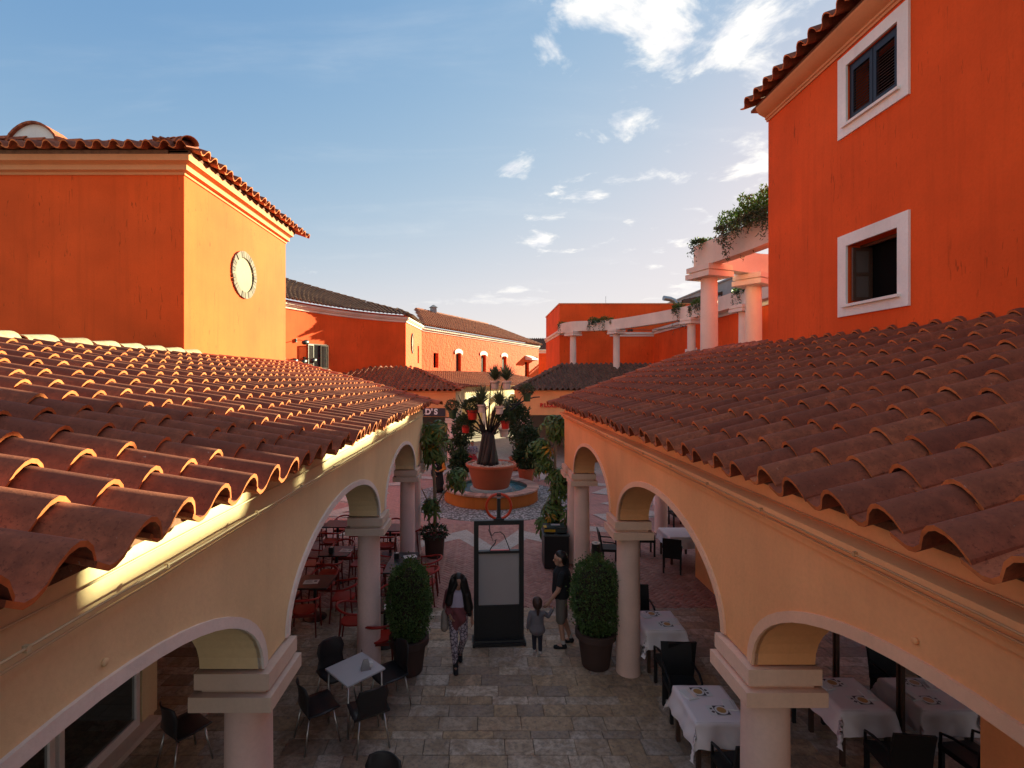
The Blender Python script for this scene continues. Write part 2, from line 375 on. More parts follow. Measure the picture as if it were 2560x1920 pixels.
def paver_mat():
    m, nt, bs, N, L = newmat('plaza_brick_paving'); geo = N.new('ShaderNodeNewGeometry'); sp = N.new('ShaderNodeSeparateXYZ'); L.new(geo.outputs['Position'], sp.inputs[0])
    bt = N.new('ShaderNodeTexBrick'); bt.inputs['Scale'].default_value = 1.0; bt.inputs['Brick Width'].default_value = .2; bt.inputs['Row Height'].default_value = .1; bt.inputs['Mortar Size'].default_value = .006
    bt.inputs['Color1'].default_value = (.95, .95, .95, 1); bt.inputs['Color2'].default_value = (.65, .65, .65, 1); bt.inputs['Mortar'].default_value = (.3, .3, .3, 1)
    mp = N.new('ShaderNodeMapping'); mp.inputs['Rotation'].default_value = (0, 0, R(40)); L.new(geo.outputs['Position'], mp.inputs[0]); L.new(mp.outputs[0], bt.inputs[0])
    r, q = star_band(nt, sp.outputs[0], sp.outputs[1])
    w = mth(nt, 'MULTIPLY', mth(nt, 'GREATER_THAN', q, 0), mth(nt, 'LESS_THAN', q, .95))
    
    far = mr(nt, sp.outputs[1], 25.5, 26.5)
    c = mixc(nt, w, (.48, .225, .19), (.60, .53, .48)); c = mixc(nt, far, c, (.42, .36, .30))
    c = mixc(nt, .8, c, bt.outputs[0], 'MULTIPLY'); c = mixc(nt, mth(nt, 'MULTIPLY', nz(nt, 1.4, 5), .4), c, (.16, .12, .11))
    L.new(c, bs.inputs['Base Color']); bs.inputs['Roughness'].default_value = .75; bump(nt, bs, nz(nt, 40, 4), .2, .005); return m
M['plaza'] = paver_mat()
g_plane('ground', -900, 900, -200, 1500, -.03, M['earth'])
plaza = g_plane('plaza_paving', -9, 16, 10.9, 60, -.016, M['plaza'])

def stone_mat():
    m, nt, bs, N, L = newmat('slab_stone'); oi = N.new('ShaderNodeObjectInfo'); at = N.new('ShaderNodeAttribute'); at.attribute_name = 'rnd'
    r = mth(nt, 'FRACT', mth(nt, 'ADD', oi.outputs['Random'], at.outputs['Fac']))
    ramp = N.new('ShaderNodeValToRGB'); els = ramp.color_ramp.elements
    cols = [(.26, .178, .125), (.50, .385, .295), (.43, .265, .148), (.57, .445, .345), (.28, .208, .165), (.52, .345, .20), (.45, .36, .30), (.61, .485, .385)]
    els[0].color = (*cols[0], 1); els[1].color = (*cols[-1], 1)
    for i, c in enumerate(cols[1:-1]): els.new((i + 1) / (len(cols) - 1)).color = (*c, 1)
    L.new(r, ramp.inputs[0]); c = ramp.outputs[0]
    v = nz(nt, 3.2, 6, .65, None, None, 1.5); v2 = nz(nt, 16, 6, .7)
    c = mixc(nt, mth(nt, 'MULTIPLY', mr(nt, v, .42, .62), .7), c, (.23, .145, .08)); c = mixc(nt, mth(nt, 'MULTIPLY', mr(nt, v2, .46, .66), .65), c, (.12, .108, .105))
    c = mixc(nt, mth(nt, 'MULTIPLY', mr(nt, nz(nt, .5, 3), .45, .7), .3), c, (.14, .10, .075))
    L.new(c, bs.inputs['Base Color']); L.new(mr(nt, v2, .3, .7, .42, .75), bs.inputs['Roughness']); bump(nt, bs, mth(nt, 'ADD', v2, v), .35, .01); return m
M['slab'] = stone_mat(); M['joint'] = plain('paving_joint', (.10, .085, .07), .95)
pave = g_plane('stone_pavement', -9, 16, -6, 10.9, -.022, M['joint'])
def slabs():
    near = []; rest = []; y = -1.0; meshes = {}
    while y < 10.87:
        d = rng.choice([.16, .20, .24, .27, .30])
        if y + d > 10.86: d = 10.88 - y
        x = -7.2 + rng.uniform(-.4, 0)
        while x < 8.6:
            w = rng.choice([.36, .46, .56, .66, .78, .56]) * rng.uniform(.92, 1.1)
            cx, cy = x + w / 2, y + d / 2; p = px_of((cx, cy, 0)); ok = p and -10 < p[0] < 1034 and p[1] < 790 and -2.2 < cx < 2.75
            (near if ok else rest).append((cx, cy, w - .006, d - .006)); x += w
        y += d
    near.sort(key=lambda q: q[1]); rest += near[300:]; near = near[:300]
    def slab_bm(w, d):
        b = MB(); e = .006; j = lambda: rng.uniform(-.003, .003)
        t = [(-w / 2 + e, -d / 2 + e), (w / 2 - e, -d / 2 + e), (w / 2 - e, d / 2 - e), (-w / 2 + e, d / 2 - e)]; o = [(-w / 2 + j(), -d / 2 + j()), (w / 2 + j(), -d / 2 + j()), (w / 2 + j(), d / 2 + j()), (-w / 2 + j(), d / 2 + j())]
        b.add([(*p, 0) for p in t] + [(*p, -.005) for p in o] + [(*p, -.02) for p in o], [(0, 1, 2, 3)] + [(i, 4 + i, 4 + (i + 1) % 4, (i + 1) % 4) for i in range(4)] + [(4 + i, 8 + i, 8 + (i + 1) % 4, 4 + (i + 1) % 4) for i in range(4)]); return b
    for cx, cy, w, d in near:
        m = Matrix.Translation((cx, cy, rng.uniform(-.002, .002))) @ Matrix.Rotation(rng.uniform(-.006, .006), 4, 'X') @ Matrix.Rotation(rng.uniform(-.004, .004), 4, 'Y')
        link('slab', slab_bm(w, d).mesh('slab', M['slab']), pave, m)
    b = MB(); rv = []
    for cx, cy, w, d in rest:
        s = slab_bm(w, d); b.add([(v[0] + cx, v[1] + cy, v[2]) for v in s.v], s.f); rv += [rng.random()] * len(s.v)
    o = b.obj('slab_field', M['slab'], pave); o['kind'] = 'stuff'; a = o.data.attributes.new('rnd', 'FLOAT', 'POINT'); a.data.foreach_set('value', rv)
slabs()
def brick_mat(name, cols):
    m, nt, bs, N, L = newmat(name); oi = N.new('ShaderNodeObjectInfo'); at = N.new('ShaderNodeAttribute'); at.attribute_name = 'rnd'
    r = mth(nt, 'FRACT', mth(nt, 'ADD', oi.outputs['Random'], at.outputs['Fac']))
    c = mixc(nt, r, cols[0], cols[1]); c = mixc(nt, mth(nt, 'MULTIPLY', nz(nt, 2.5, 5), .5), c, dk(cols[0], .55)); c = mixc(nt, mth(nt, 'MULTIPLY', mr(nt, nz(nt, 50, 4), .5, .7), .3), c, dk(cols[0], .5))
    L.new(c, bs.inputs['Base Color']); bs.inputs['Roughness'].default_value = .7; bump(nt, bs, nz(nt, 70, 4), .2, .004); return m
M['brick_red'] = brick_mat('red_paver', [(.35, .16, .128), (.48, .255, .205)]); M['brick_pale'] = brick_mat('pale_paver', [(.50, .43, .38), (.62, .55, .50)])
def bricks():
    L_, W_ = .20, .10; items = []
    ang = R(45); ca, sa = math.cos(ang), math.sin(ang)
    # herringbone: pairs stepping along the diagonal
    for i in range(-70, 71):
        for j in range(-40, 41):
            for k in (0, 1):
                # classic 2:1 herringbone cell
                if k == 0: u, v, rot = i * W_ + L_ / 2 + j * 2 * L_, i * W_ + W_ / 2, 0
                else: u, v, rot = (i + 3.5) * W_ + j * 2 * L_, i * W_ + L_ / 2, 1
                x = (u * ca - v * sa) + FX; y = (u * sa + v * ca) + 14.0
                if 10.92 < y < 17.2 and -4.4 < x < 5.2 and math.hypot(x - FX, y - FY) > 3.45: items.append((x, y, ang + rot * math.pi / 2))
    items.sort(key=lambda q: (q[0] * .6 - .1) ** 2 + (q[1] - 10.5) ** 2)
    def bm():
        b = MB(); w, d, e = L_ - .006, W_ - .006, .004
        t = [(-w / 2 + e, -d / 2 + e), (w / 2 - e, -d / 2 + e), (w / 2 - e, d / 2 - e), (-w / 2 + e, d / 2 - e)]; o = [(-w / 2, -d / 2), (w / 2, -d / 2), (w / 2, d / 2), (-w / 2, d / 2)]
        return b.add([(*p, 0) for p in t] + [(*p, -.005) for p in o] + [(*p, -.014) for p in o], [(0, 1, 2, 3)] + [(i, 4 + i, 4 + (i + 1) % 4, (i + 1) % 4) for i in range(4)] + [(4 + i, 8 + i, 8 + (i + 1) % 4, 4 + (i + 1) % 4) for i in range(4)])
    B = bm(); me_r = B.mesh('brick', M['brick_red']); me_p = B.mesh('brick', M['brick_pale'])
    for x, y, a in items[:300]:
        link('brick', me_r, plaza, Matrix.Translation((x, y, rng.uniform(-.002, .002))) @ Matrix.Rotation(a, 4, 'Z'))
    B.m = [0] * len(B.f)
    ml = [Matrix.Translation((x, y, rng.uniform(-.002, .002))) @ Matrix.Rotation(a, 4, 'Z') for x, y, a in items[300:]]
    join_instances('red_brick_field', B, [M['brick_red']], ml, plaza)
bricks()
def pale_brick_mat():
    m, nt, bs, N, L = newmat('pale_paver_band'); geo = N.new('ShaderNodeNewGeometry')
    bt = N.new('ShaderNodeTexBrick'); bt.inputs['Scale'].default_value = 1.0; bt.inputs['Brick Width'].default_value = .2; bt.inputs['Row Height'].default_value = .1; bt.inputs['Mortar Size'].default_value = .005; bt.inputs['Bias'].default_value = -.2
    bt.inputs['Color1'].default_value = (.50, .43, .38, 1); bt.inputs['Color2'].default_value = (.37, .31, .27, 1); bt.inputs['Mortar'].default_value = (.2, .17, .15, 1)
    mp = N.new('ShaderNodeMapping'); mp.inputs['Rotation'].default_value = (0, 0, R(20)); L.new(geo.outputs['Position'], mp.inputs[0]); L.new(mp.outputs[0], bt.inputs[0])
    c = mixc(nt, mth(nt, 'MULTIPLY', nz(nt, 2.5, 5), .5), bt.outputs[0], (.26, .22, .20)); L.new(c, bs.inputs['Base Color']); bs.inputs['Roughness'].default_value = .75; bump(nt, bs, bt.outputs['Fac'], .3, -.004); return m
def star_sheet(shift, w, name):
    b = MB(); n = 32; vs = []
    for k in range(n):
        a = 2 * math.pi * k / n; r = (6.05 if k % 2 == 0 else 4.45) + shift
        for rr in (r, r + w): vs.append((FX + rr * math.sin(a), FY - rr * math.cos(a), .0065))
    b.add(vs, [(2 * k, 2 * ((k + 1) % n), 2 * ((k + 1) % n) + 1, 2 * k + 1) for k in range(n)]); tag(b.obj(name, M['pale_band']), kind='structure')
M['pale_band'] = pale_brick_mat(); star_sheet(0, .95, 'pale_paving_band')
# grey cobbles round the fountain
def cobble_mat():
    m, nt, bs, N, L = newmat('grey_cobbles'); v = N.new('ShaderNodeTexVoronoi'); v.inputs['Scale'].default_value = 11; geo = N.new('ShaderNodeNewGeometry'); L.new(geo.outputs['Position'], v.inputs[0])
    c = mixc(nt, v.outputs['Color'], (.26, .25, .26), (.48, .46, .46)); c = mixc(nt, mr(nt, v.outputs['Distance'], .35, .55), c, (.10, .095, .09)); c = mixc(nt, mth(nt, 'MULTIPLY', mr(nt, nz(nt, 2, 5), .5, .75), .5), c, (.12, .11, .10))
    L.new(c, bs.inputs['Base Color']); bs.inputs['Roughness'].default_value = .8; bump(nt, bs, mr(nt, v.outputs['Distance'], 0, .5, 1, 0), .6, .02); return m
M['cobble'] = cobble_mat()
b = MB(); b.lathe([(1.95, .008), (3.42, .008), (3.44, -.02)], (FX, FY, 0), 64, 0, False, False); tag(b.obj('cobble_ring', M['cobble']), kind='structure')
# round cover in the far paving
b = MB(); b.lathe([(.34, .0), (.33, .006), (.0, .006)], (2.1, 31.6, -.016), 20, 0, False, False); tag(b.obj('drain_cover', M['black']), 'dark round drain cover in the far paving', 'drain cover')

# ================================================================== building parts
def arch_z(t, spring, rise): return spring + rise * math.sqrt(max(0, 1 - t * t))
def arcade_wall(parent, P, U, NRM, cols, u0, u1, ztop, spring, rise, hw, thick, wall_mat, trim_mat, trim=True, no_arch=()):
    """wall along U from P with arches between columns; NRM = outward normal; returns wall object"""
    P = Vector((P[0], P[1], 0)); U = Vector((U[0], U[1], 0)); NR = Vector((NRM[0], NRM[1], 0))
    seg = []; cur = u0; arches = []
    for k in range(len(cols) - 1):
        if k in no_arch: continue
        a0, a1 = cols[k] + hw, cols[k + 1] - hw
        if a1 <= u0 or a0 >= u1: continue
        c, h = (a0 + a1) / 2, (a1 - a0) / 2; seg.append((cur, spring)); seg.append((a0, spring))
        pts = [(c - h * math.cos(math.pi * i / 28), spring + rise * math.sin(math.pi * i / 28)) for i in range(29)]
        arches.append(pts); seg += pts; cur = a1
    seg.append((cur, spring)); seg.append((u1, spring))
    ln = [s for i, s in enumerate(seg) if i == 0 or abs(s[0] - seg[i - 1][0]) + abs(s[1] - seg[i - 1][1]) > 1e-6]
    b = MB()
    def pt(u, z, d): q = P + U * u - NR * d; return (q.x, q.y, z)
    n = len(ln)
    for (ua, za), (ub, zb) in zip(ln[:-1], ln[1:]):
        if abs(ua - ub) > 1e-6:
            b.quad(pt(ua, za, 0), pt(ub, zb, 0), pt(ub, ztop, 0), pt(ua, ztop, 0)); b.quad(pt(ub, zb, thick), pt(ua, za, thick), pt(ua, ztop, thick), pt(ub, ztop, thick))
        b.quad(pt(ub, zb, 0), pt(ua, za, 0), pt(ua, za, thick), pt(ub, zb, thick))
    b.quad(pt(u0, spring, 0), pt(u0, ztop, 0), pt(u0, ztop, thick), pt(u0, spring, thick)); b.quad(pt(u1, ztop, 0), pt(u1, spring, 0), pt(u1, spring, thick), pt(u1, ztop, thick))
    b.quad(pt(u0, ztop, 0), pt(u1, ztop, 0), pt(u1, ztop, thick), pt(u0, ztop, thick))
    w = b.obj('wall', wall_mat, parent, auto=40)
    if trim:
        for pts in arches:
            t = MB(); c = sum(p[0] for p in pts) / len(pts); wd = .075; pr = .022
            inn = [(u, z) for u, z in pts]; outp = []
            for i, (u, z) in enumerate(pts):
                a, q = pts[max(i - 1, 0)], pts[min(i + 1, len(pts) - 1)]; tu, tz = q[0] - a[0], q[1] - a[1]; l = math.hypot(tu, tz); outp.append((u - tz / l * wd, z + tu / l * wd))
            for i in range(len(pts) - 1):
                A, B_, C, D = inn[i], inn[i + 1], outp[i + 1], outp[i]
                t.quad(pt(*A, -pr), pt(*B_, -pr), pt(*C, -pr), pt(*D, -pr)); t.quad(pt(*D, -pr), pt(*C, -pr), pt(*C, .01), pt(*D, .01)); t.quad(pt(*B_, -pr), pt(*A, -pr), pt(*A, .03), pt(*B_, .03))
            t.obj('arch_trim', trim_mat, parent, auto=40)
    return w
def column(parent, x, y, rot=0.0, r=.20, z0=0.0, ztop=2.34, mat=None, cap_mat=None, cap=(.66, .12, .60, .13), cname='column'):
    b = MB(); b.lathe([(r * 1.02, z0), (r * 1.02, z0 + .03), (r, z0 + .06), (r * .985, z0 + (ztop - z0) * .5), (r * .94, ztop)], (x, y, 0), 32)
    c = b.obj(cname, mat or M['column'], parent, auto=35)
    k = MB(); w1, h1, w2, h2 = cap
    k.box((x, y, ztop + h1 / 2), (w1, w1, h1), rot); k.box((x, y, ztop + h1 + .02), (w2 * .86, w2 * .86, .042), rot); k.box((x, y, ztop + h1 + .04 + h2 / 2), (w2, w2, h2), rot)
    k.obj('capital', cap_mat or M['stone_trim'], c); return c
def strip(parent, name, pts, prof, mat, closed=False, up=(0, 0, 1)):
    """sweep a profile [(out, z)] along a plan polyline; out is to the right of travel"""
    b = MB(); P = [Vector((p[0], p[1], 0)) for p in pts]; n = len(P); k = len(prof); vs = []
    for i, p in enumerate(P):
        d0 = (P[i] - P[i - 1]).normalized() if i > 0 else (P[1] - P[0]).normalized(); d1 = (P[i + 1] - P[i]).normalized() if i < n - 1 else d0
        n0 = Vector((d0.y, -d0.x, 0)); n1 = Vector((d1.y, -d1.x, 0)); m = (n0 + n1).normalized(); sc = 1 / max(.3, m.dot(n0))
        for o, z in prof: vs.append(tuple(p + m * (o * sc) + Vector((0, 0, z))))
    fs = [(i * k + j, (i + 1) * k + j, (i + 1) * k + j + 1, i * k + j + 1) for i in range(n - 1) for j in range(k - 1)]
    fs += [tuple(range(k)), tuple(range(n * k - 1, (n - 1) * k - 1, -1))]
    b.add(vs, fs); return b.obj(name, mat, parent, auto=30)
def plate(parent, name, P, U, NRM, width, z0, z1, holes, mat, depth=.22, back=None, arched=None):
    """wall plate with rectangular openings (u0,u1,za,zb) and reveals; back = material of a dark back panel"""
    P = Vector((P[0], P[1], 0)); U = Vector((U[0], U[1], 0)).normalized(); NR = Vector((NRM[0], NRM[1], 0)).normalized(); b = MB()
    def pt(u, z, d=0.0): q = P + U * u - NR * d; return (q.x, q.y, z)
    us = sorted({0.0, width, *[h[0] for h in holes], *[h[1] for h in holes]}); zs = sorted({z0, z1, *[h[2] for h in holes], *[h[3] for h in holes]})
    for i in range(len(us) - 1):
        for j in range(len(zs) - 1):
            cu, cz = (us[i] + us[i + 1]) / 2, (zs[j] + zs[j + 1]) / 2
            if any(h[0] < cu < h[1] and h[2] < cz < h[3] for h in holes): continue
            b.quad(pt(us[i], zs[j]), pt(us[i + 1], zs[j]), pt(us[i + 1], zs[j + 1]), pt(us[i], zs[j + 1]))
    for a, c, za, zb in holes:
        b.quad(pt(a, za), pt(a, zb), pt(a, zb, depth), pt(a, za, depth)); b.quad(pt(c, zb), pt(c, za), pt(c, za, depth), pt(c, zb, depth))
        b.quad(pt(a, zb), pt(c, zb), pt(c, zb, depth), pt(a, zb, depth)); b.quad(pt(c, za), pt(a, za), pt(a, za, depth), pt(c, za, depth))
        if back is not None: b.quad(pt(a, za, depth), pt(c, za, depth), pt(c, zb, depth), pt(a, zb, depth), 1)
    return b.obj(name, [mat, back] if back is not None else [mat], parent), pt

# ================================================================== left arcade wing
LCOL = [-.1, 4.30, 8.75, 13.10, 14.25]
RCOL = [.15, 4.36, 8.52, 12.62, 13.62]
XL, XR = -1.80, 2.20               # arcade wall faces
PL, PR = .25, .35                  # roof pitches
LW = thing('arcade_wing', 'cream arcade wing with sunlit clay tile roof and three visible arches, left of the passage', 'building', (-4.2, 7, 0))
arcade_wall(LW, (XL, 0), (0, 1), (1, 0), LCOL, -2.0, 14.42, 4.22, 2.655, .86, .27, .5, M['cream'], M['white_trim'], no_arch=(3,))
for y in LCOL: column(LW, XL - .23, y)
strip(LW, 'cornice', [(XL, 14.44), (XL, -2)], [(.0, 3.88), (.04, 3.88), (.045, 3.93), (.085, 3.94), (.085, 3.985), (.13, 3.995), (.13, 4.05), (.0, 4.06)], M['cream_trim'])
RW = thing('arcade_wing', 'peach arcade wing with shaded clay tile roof and three visible arches, right of the passage', 'building', (4.4, 7, 0))
arcade_wall(RW, (XR, 0), (0, 1), (-1, 0), RCOL, -2.0, 13.84, 4.22, 2.655, .86, .27, .5, M['peach'], M['peach_trim'], no_arch=(3,))
for y in RCOL: column(RW, XR + .24, y, mat=M['peach_column'], cap_mat=M['peach_cap'])
strip(RW, 'cornice', [(XR, -2), (XR, 13.86)][::1], [(.0, 3.88), (-.04, 3.88), (-.045, 3.93), (-.085, 3.94), (-.085, 3.985), (-.13, 3.995), (-.13, 4.05), (.0, 4.06)], M['peach'])
def cables(parent, x, sgn, y1, mat):
    for k, z in enumerate((4.075, 4.02, 3.962)):
        pts = []; y = -1.0
        off = .022 if k == 0 else (.142 if k == 1 else .096)
        while y < y1: pts.append((x + sgn * off, y, z + rng.uniform(-.007, .004))); y += .45
        b = MB(); b.tube(pts, .006, 6)
        c = b.obj('cable', mat, parent, smooth=True)
        if k == 1:
            for yy in np.arange(.8, y1, .95):
                q = MB(); q.box((x + sgn * (off - .002), yy + rng.uniform(-.1, .1), z + .0), (.022, .016, .026)); q.obj('cable_clip', mat, c)
cables(LW, XL, 1, 14.2, M['cable']); cables(RW, XR, -1, 13.6, M['cable_peach'])
# wall bosses by the first arches
for pr, x, y, z, mt, s in ((LW, XL, 2.36, 3.66, 'cream', 1), (RW, XR, 2.55, 3.66, 'peach', -1)):
    b = MB(); b.lathe([(.018, 0), (.018, .012), (.012, .016)], (0, 0, 0), 12); o = b.obj('wall_boss', M[mt], pr, smooth=True); o.matrix_basis = Matrix.Translation((x, y, z)) @ Matrix.Rotation(R(90) * s, 4, 'Y')

# roofs of the two wings ------------------------------------------------------------
XLE, XRE, ZE = -1.56, 1.97, 4.20
RIDGE_L, RIDGE_R = -6.5, 5.95
def left_end(x): return 14.35 + (-x - 1.5) * .40
def right_end(x): return 13.95 + (x - 1.9) * .17
zl = lambda x: ZE + PL * (-x + XLE); zr = lambda x: ZE + PR * (x - XRE)
def deck(parent, poly, mat, th=.05):
    b = MB(); n = len(poly); b.add([(p[0], p[1], p[2]) for p in poly] + [(p[0], p[1], p[2] - th) for p in poly], [tuple(range(n)), tuple(range(2 * n - 1, n - 1, -1))] + [(i, n + i, n + (i + 1) % n, (i + 1) % n) for i in range(n)])
    return b.obj('roof', mat, parent)
rl = deck(LW, [(XLE - .16, -1.2, zl(XLE - .16) - .012), (XLE - .16, left_end(XLE), zl(XLE - .16) - .012), (RIDGE_L, left_end(RIDGE_L), zl(RIDGE_L) - .012), (RIDGE_L, -1.2, zl(RIDGE_L) - .012)], M['tile_old'])
rr_ = deck(RW, [(XRE + .16, -1.2, zr(XRE + .16) - .012), (RIDGE_R + .3, -1.2, zr(RIDGE_R + .3) - .012), (RIDGE_R + .3, right_end(RIDGE_R + .3), zr(RIDGE_R + .3) - .012), (XRE + .16, right_end(XRE), zr(XRE + .16) - .012)], M['tile_old'])
put_tiles(rl, plane_tiles((XLE, -1.1, ZE), (0, 1), (1, 0), PL, 52, 12, lambda p: p.y < left_end(p.x) - .05 and p.x > RIDGE_L + .1), nobj=300)
put_tiles(rr_, plane_tiles((XRE, -1.1, ZE), (0, 1), (-1, 0), PR, 47, 11, lambda p: p.y < right_end(p.x) - .05 and p.x < RIDGE_R + .25), nobj=300)
# verge caps at the far ends and the mortared ridge
e0 = Vector((XLE + .1, left_end(XLE) - .02, zl(XLE) + .06)); e1 = Vector((RIDGE_L + .1, left_end(RIDGE_L) - .02, zl(RIDGE_L) + .06)); cap_line(rl, e1, e0)
e0 = Vector((XRE - .1, right_end(XRE) - .02, zr(XRE) + .06)); e1 = Vector((RIDGE_R, right_end(RIDGE_R) - .02, zr(RIDGE_R) + .06)); cap_line(rr_, e1, e0)
M['ridge_pale'] = clay('mortared_ridge_tile', (.33, .26, .16), (.40, .33, .21), (.44, .36, .22), .3)  # pale mortar tone of the ridge tiles
cap_line(rl, (RIDGE_L + .02, 11.0, zl(RIDGE_L) + .04), (RIDGE_L + .02, 2.0, zl(RIDGE_L) + .04), r=.17, step=.62, flip=True, mats=[M['ridge_pale'], M['tile_edge']])
b = MB(); b.bb(RIDGE_L - .1, RIDGE_L + .16, 2.0, 10.98, zl(RIDGE_L) - .1, zl(RIDGE_L) + .085); b.obj('ridge_mortar', M['mortar'], rl)
cap_line(rr_, (RIDGE_R + .05, 10.7, zr(RIDGE_R) + .05), (RIDGE_R + .05, right_end(RIDGE_R), zr(RIDGE_R) + .05), r=.15)
b = MB(); b.bb(RIDGE_L - 4, RIDGE_L - .12, -2, 10.7, 5.0, 5.1); b.obj('flat_roof', M['mortar'], LW)
# ceilings and end walls
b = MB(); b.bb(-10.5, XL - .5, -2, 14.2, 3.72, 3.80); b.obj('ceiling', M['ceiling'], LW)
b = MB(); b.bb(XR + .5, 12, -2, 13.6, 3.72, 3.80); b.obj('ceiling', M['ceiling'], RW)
def end_gable(parent, p0, p1, z_of, zb, mat):
    b = MB(); P0 = Vector(p0); P1 = Vector(p1); d = (P1 - P0).normalized(); nr = Vector((-d.y, d.x, 0)) * .22
    vs = []
    for off in (Vector((0, 0, 0)), nr):
        for p in (P0, P1):
            q = p + off; vs += [(q.x, q.y, zb), (q.x, q.y, z_of(p.x) - .07)]
    b.add(vs, [(0, 2, 3, 1), (4, 5, 7, 6), (0, 1, 5, 4), (2, 6, 7, 3), (1, 3, 7, 5), (0, 4, 6, 2)]); b.obj('end_wall', mat, parent)
end_gable(LW, (XL - .5, left_end(XL - .5) - .3, 0), (RIDGE_L, left_end(RIDGE_L) - .3, 0), zl, 2.66, M['cream'])
end_gable(RW, (XR + .5, right_end(XR + .5) - .3, 0), (RIDGE_R, right_end(RIDGE_R) - .3, 0), zr, 2.66, M['peach'])
column(LW, -5.2, 15.6); column(RW, 5.7, 16.2)
# ground floor rooms behind the arcades
def shopfront_left():
    b = MB(); b.bb(-5.05, -4.9, 7.15, 7.4, 0, 3.72); b.bb(-5.0, -4.92, -2, 7.4, 3.1, 3.72); b.obj('shop_wall', M['cream'], LW)
    b = MB(); b.bb(-6.7, -4.95, 7.4, 7.55, 0, 3.72); b.obj('shop_wall', M['cream'], LW)
    b = MB(); b.bb(-6.75, -6.6, 7.55, 15.6, 0, 3.72); b.obj('back_wall', M['peach'], LW)
    for y0, y1 in ((1.0, 2.6), (2.66, 4.3), (4.36, 5.7), (5.76, 7.1)):
        f = MB(); x = -4.93
        f.bb(x - .03, x + .03, y0, y0 + .07, .08, 3.1); f.bb(x - .03, x + .03, y1 - .07, y1, .08, 3.1); f.bb(x - .029, x + .029, y0 + .07, y1 - .07, .08, .2); f.bb(x - .029, x + .029, y0 + .07, y1 - .07, 2.98, 3.1)
        fr = f.obj('shop_window', M['white_trim'], LW)
        MB().quad((x, y0 + .07, .2), (x, y1 - .07, .2), (x, y1 - .07, 2.98), (x, y0 + .07, 2.98)).obj('pane', M['shop_glass'], fr)
    b = MB(); b.bb(-5.1, -4.72, .8, 7.3, .0, .08); b.obj('shop_step', M['stone_trim'], LW)
    b = MB(); b.bb(-8.6, -8.5, -2, 7.4, 0, 3.7); b.bb(-8.5, -4.99, 7.3, 7.39, 0, 3.7); b.obj('room_wall', M['ceiling'], LW)
    # advertising posters behind the glass
    for k, (y0, y1) in enumerate(((5.95, 6.5), (6.55, 7.0))):
        p = MB(); p.bb(-5.03, -5.02, y0, y1, .9, 2.4); p.obj('poster', M['poster'], LW)
def poster_mat():
    m, nt, bs, N, L = newmat('food_poster'); geo = N.new('ShaderNodeNewGeometry'); v = nz(nt, 3.2, 3, .5, None, None, .8)
    c = mixc(nt, mr(nt, v, .4, .62), (.09, .07, .055), (.34, .22, .11)); L.new(c, bs.inputs['Base Color']); bs.inputs['Roughness'].default_value = .3; return m
M['poster'] = poster_mat(); shopfront_left()
def rooms_right():
    b = MB(); b.bb(5.3, 5.5, -2, 5.35, 0, 3.72); b.obj('back_wall', M['peach'], RW)
    b = MB(); b.bb(5.3, 5.5, 8.9, 12.6, 0, 3.72); b.obj('back_wall', M['peach'], RW)
    b = MB(); b.bb(8.6, 8.7, -2, 14, 0, 3.72); b.bb(5.5, 8.6, 5.3, 5.34, 0, 3.72); b.bb(5.5, 8.6, 8.92, 9.0, 0, 3.72); b.bb(5.5, 8.6, 5.36, 8.9, 3.66, 3.70); b.bb(5.48, 8.6, 5.36, 8.9, .003, .006); b.obj('room_wall', M['dark_room'], RW)  # dark ceiling and floor sheets added so the room reads unlit
    for y0, y1 in ((5.37, 6.5), (6.54, 7.7), (7.74, 8.88)):
        f = MB(); x = 5.42
        f.bb(x - .02, x + .02, y0, y0 + .03, .0, 3.72); f.bb(x - .02, x + .02, y1 - .03, y1, .0, 3.72); fr = f.obj('glass_screen', M['wood_dark'], RW)
        MB().quad((x, y0 + .03, .02), (x, y1 - .03, .02), (x, y1 - .03, 3.7), (x, y0 + .03, 3.7)).obj('pane', M['shop_glass'], fr)
    b = MB(); b.lathe([(.0, .0), (.16, .0), (.2, .03), (.2, .05), (.0, .06)], (0, 0, 0), 20); o = b.obj('wall_plaque', M['wood_dark'], RW, smooth=True); o.matrix_basis = Matrix.Translation((5.3, 11.9, .75)) @ Matrix.Rotation(R(-90), 4, 'Y')
rooms_right()

# unseen bridge under the camera, added to darken the near ground
FB = thing('shading_bridge', 'added unseen cream bridge darkening the near end of the passage', 'bridge', (.2, -2.5, 3.2))
MB().bb(XL - .1, XR + .1, -5.0, .50, 3.18, 3.40).obj('deck', M['cream'], FB); MB().bb(XL + .01, XR - .01, .36, .50, 3.401, 4.30).obj('parapet', M['cream'], FB)

# ================================================================== upper house on the left (frontal wall in shade, side wall in the sun)
A = thing('upper_house', 'orange house with oval window, one sunlit and one shaded wall, above the left tile roof', 'building', (-9, 13, 5))
AX, AY0, AY1, AZ = -6.5, 10.8, 16.3, 9.40
b = MB(); b.bb(-16, AX, AY0, AY1, 3.9, AZ + .5); b.obj('wall', M['orange'], A)
prof = [(.0, AZ - .02), (.03, AZ - .02), (.045, AZ + .03), (.13, AZ + .05), (.13, AZ + .15), (.16, AZ + .17), (.25, AZ + .20), (.25, AZ + .33), (.0, AZ + .36)]
strip(A, 'cornice', [(-16, AY0), (AX, AY0), (AX, AY1)], prof, M['orange_trim'])
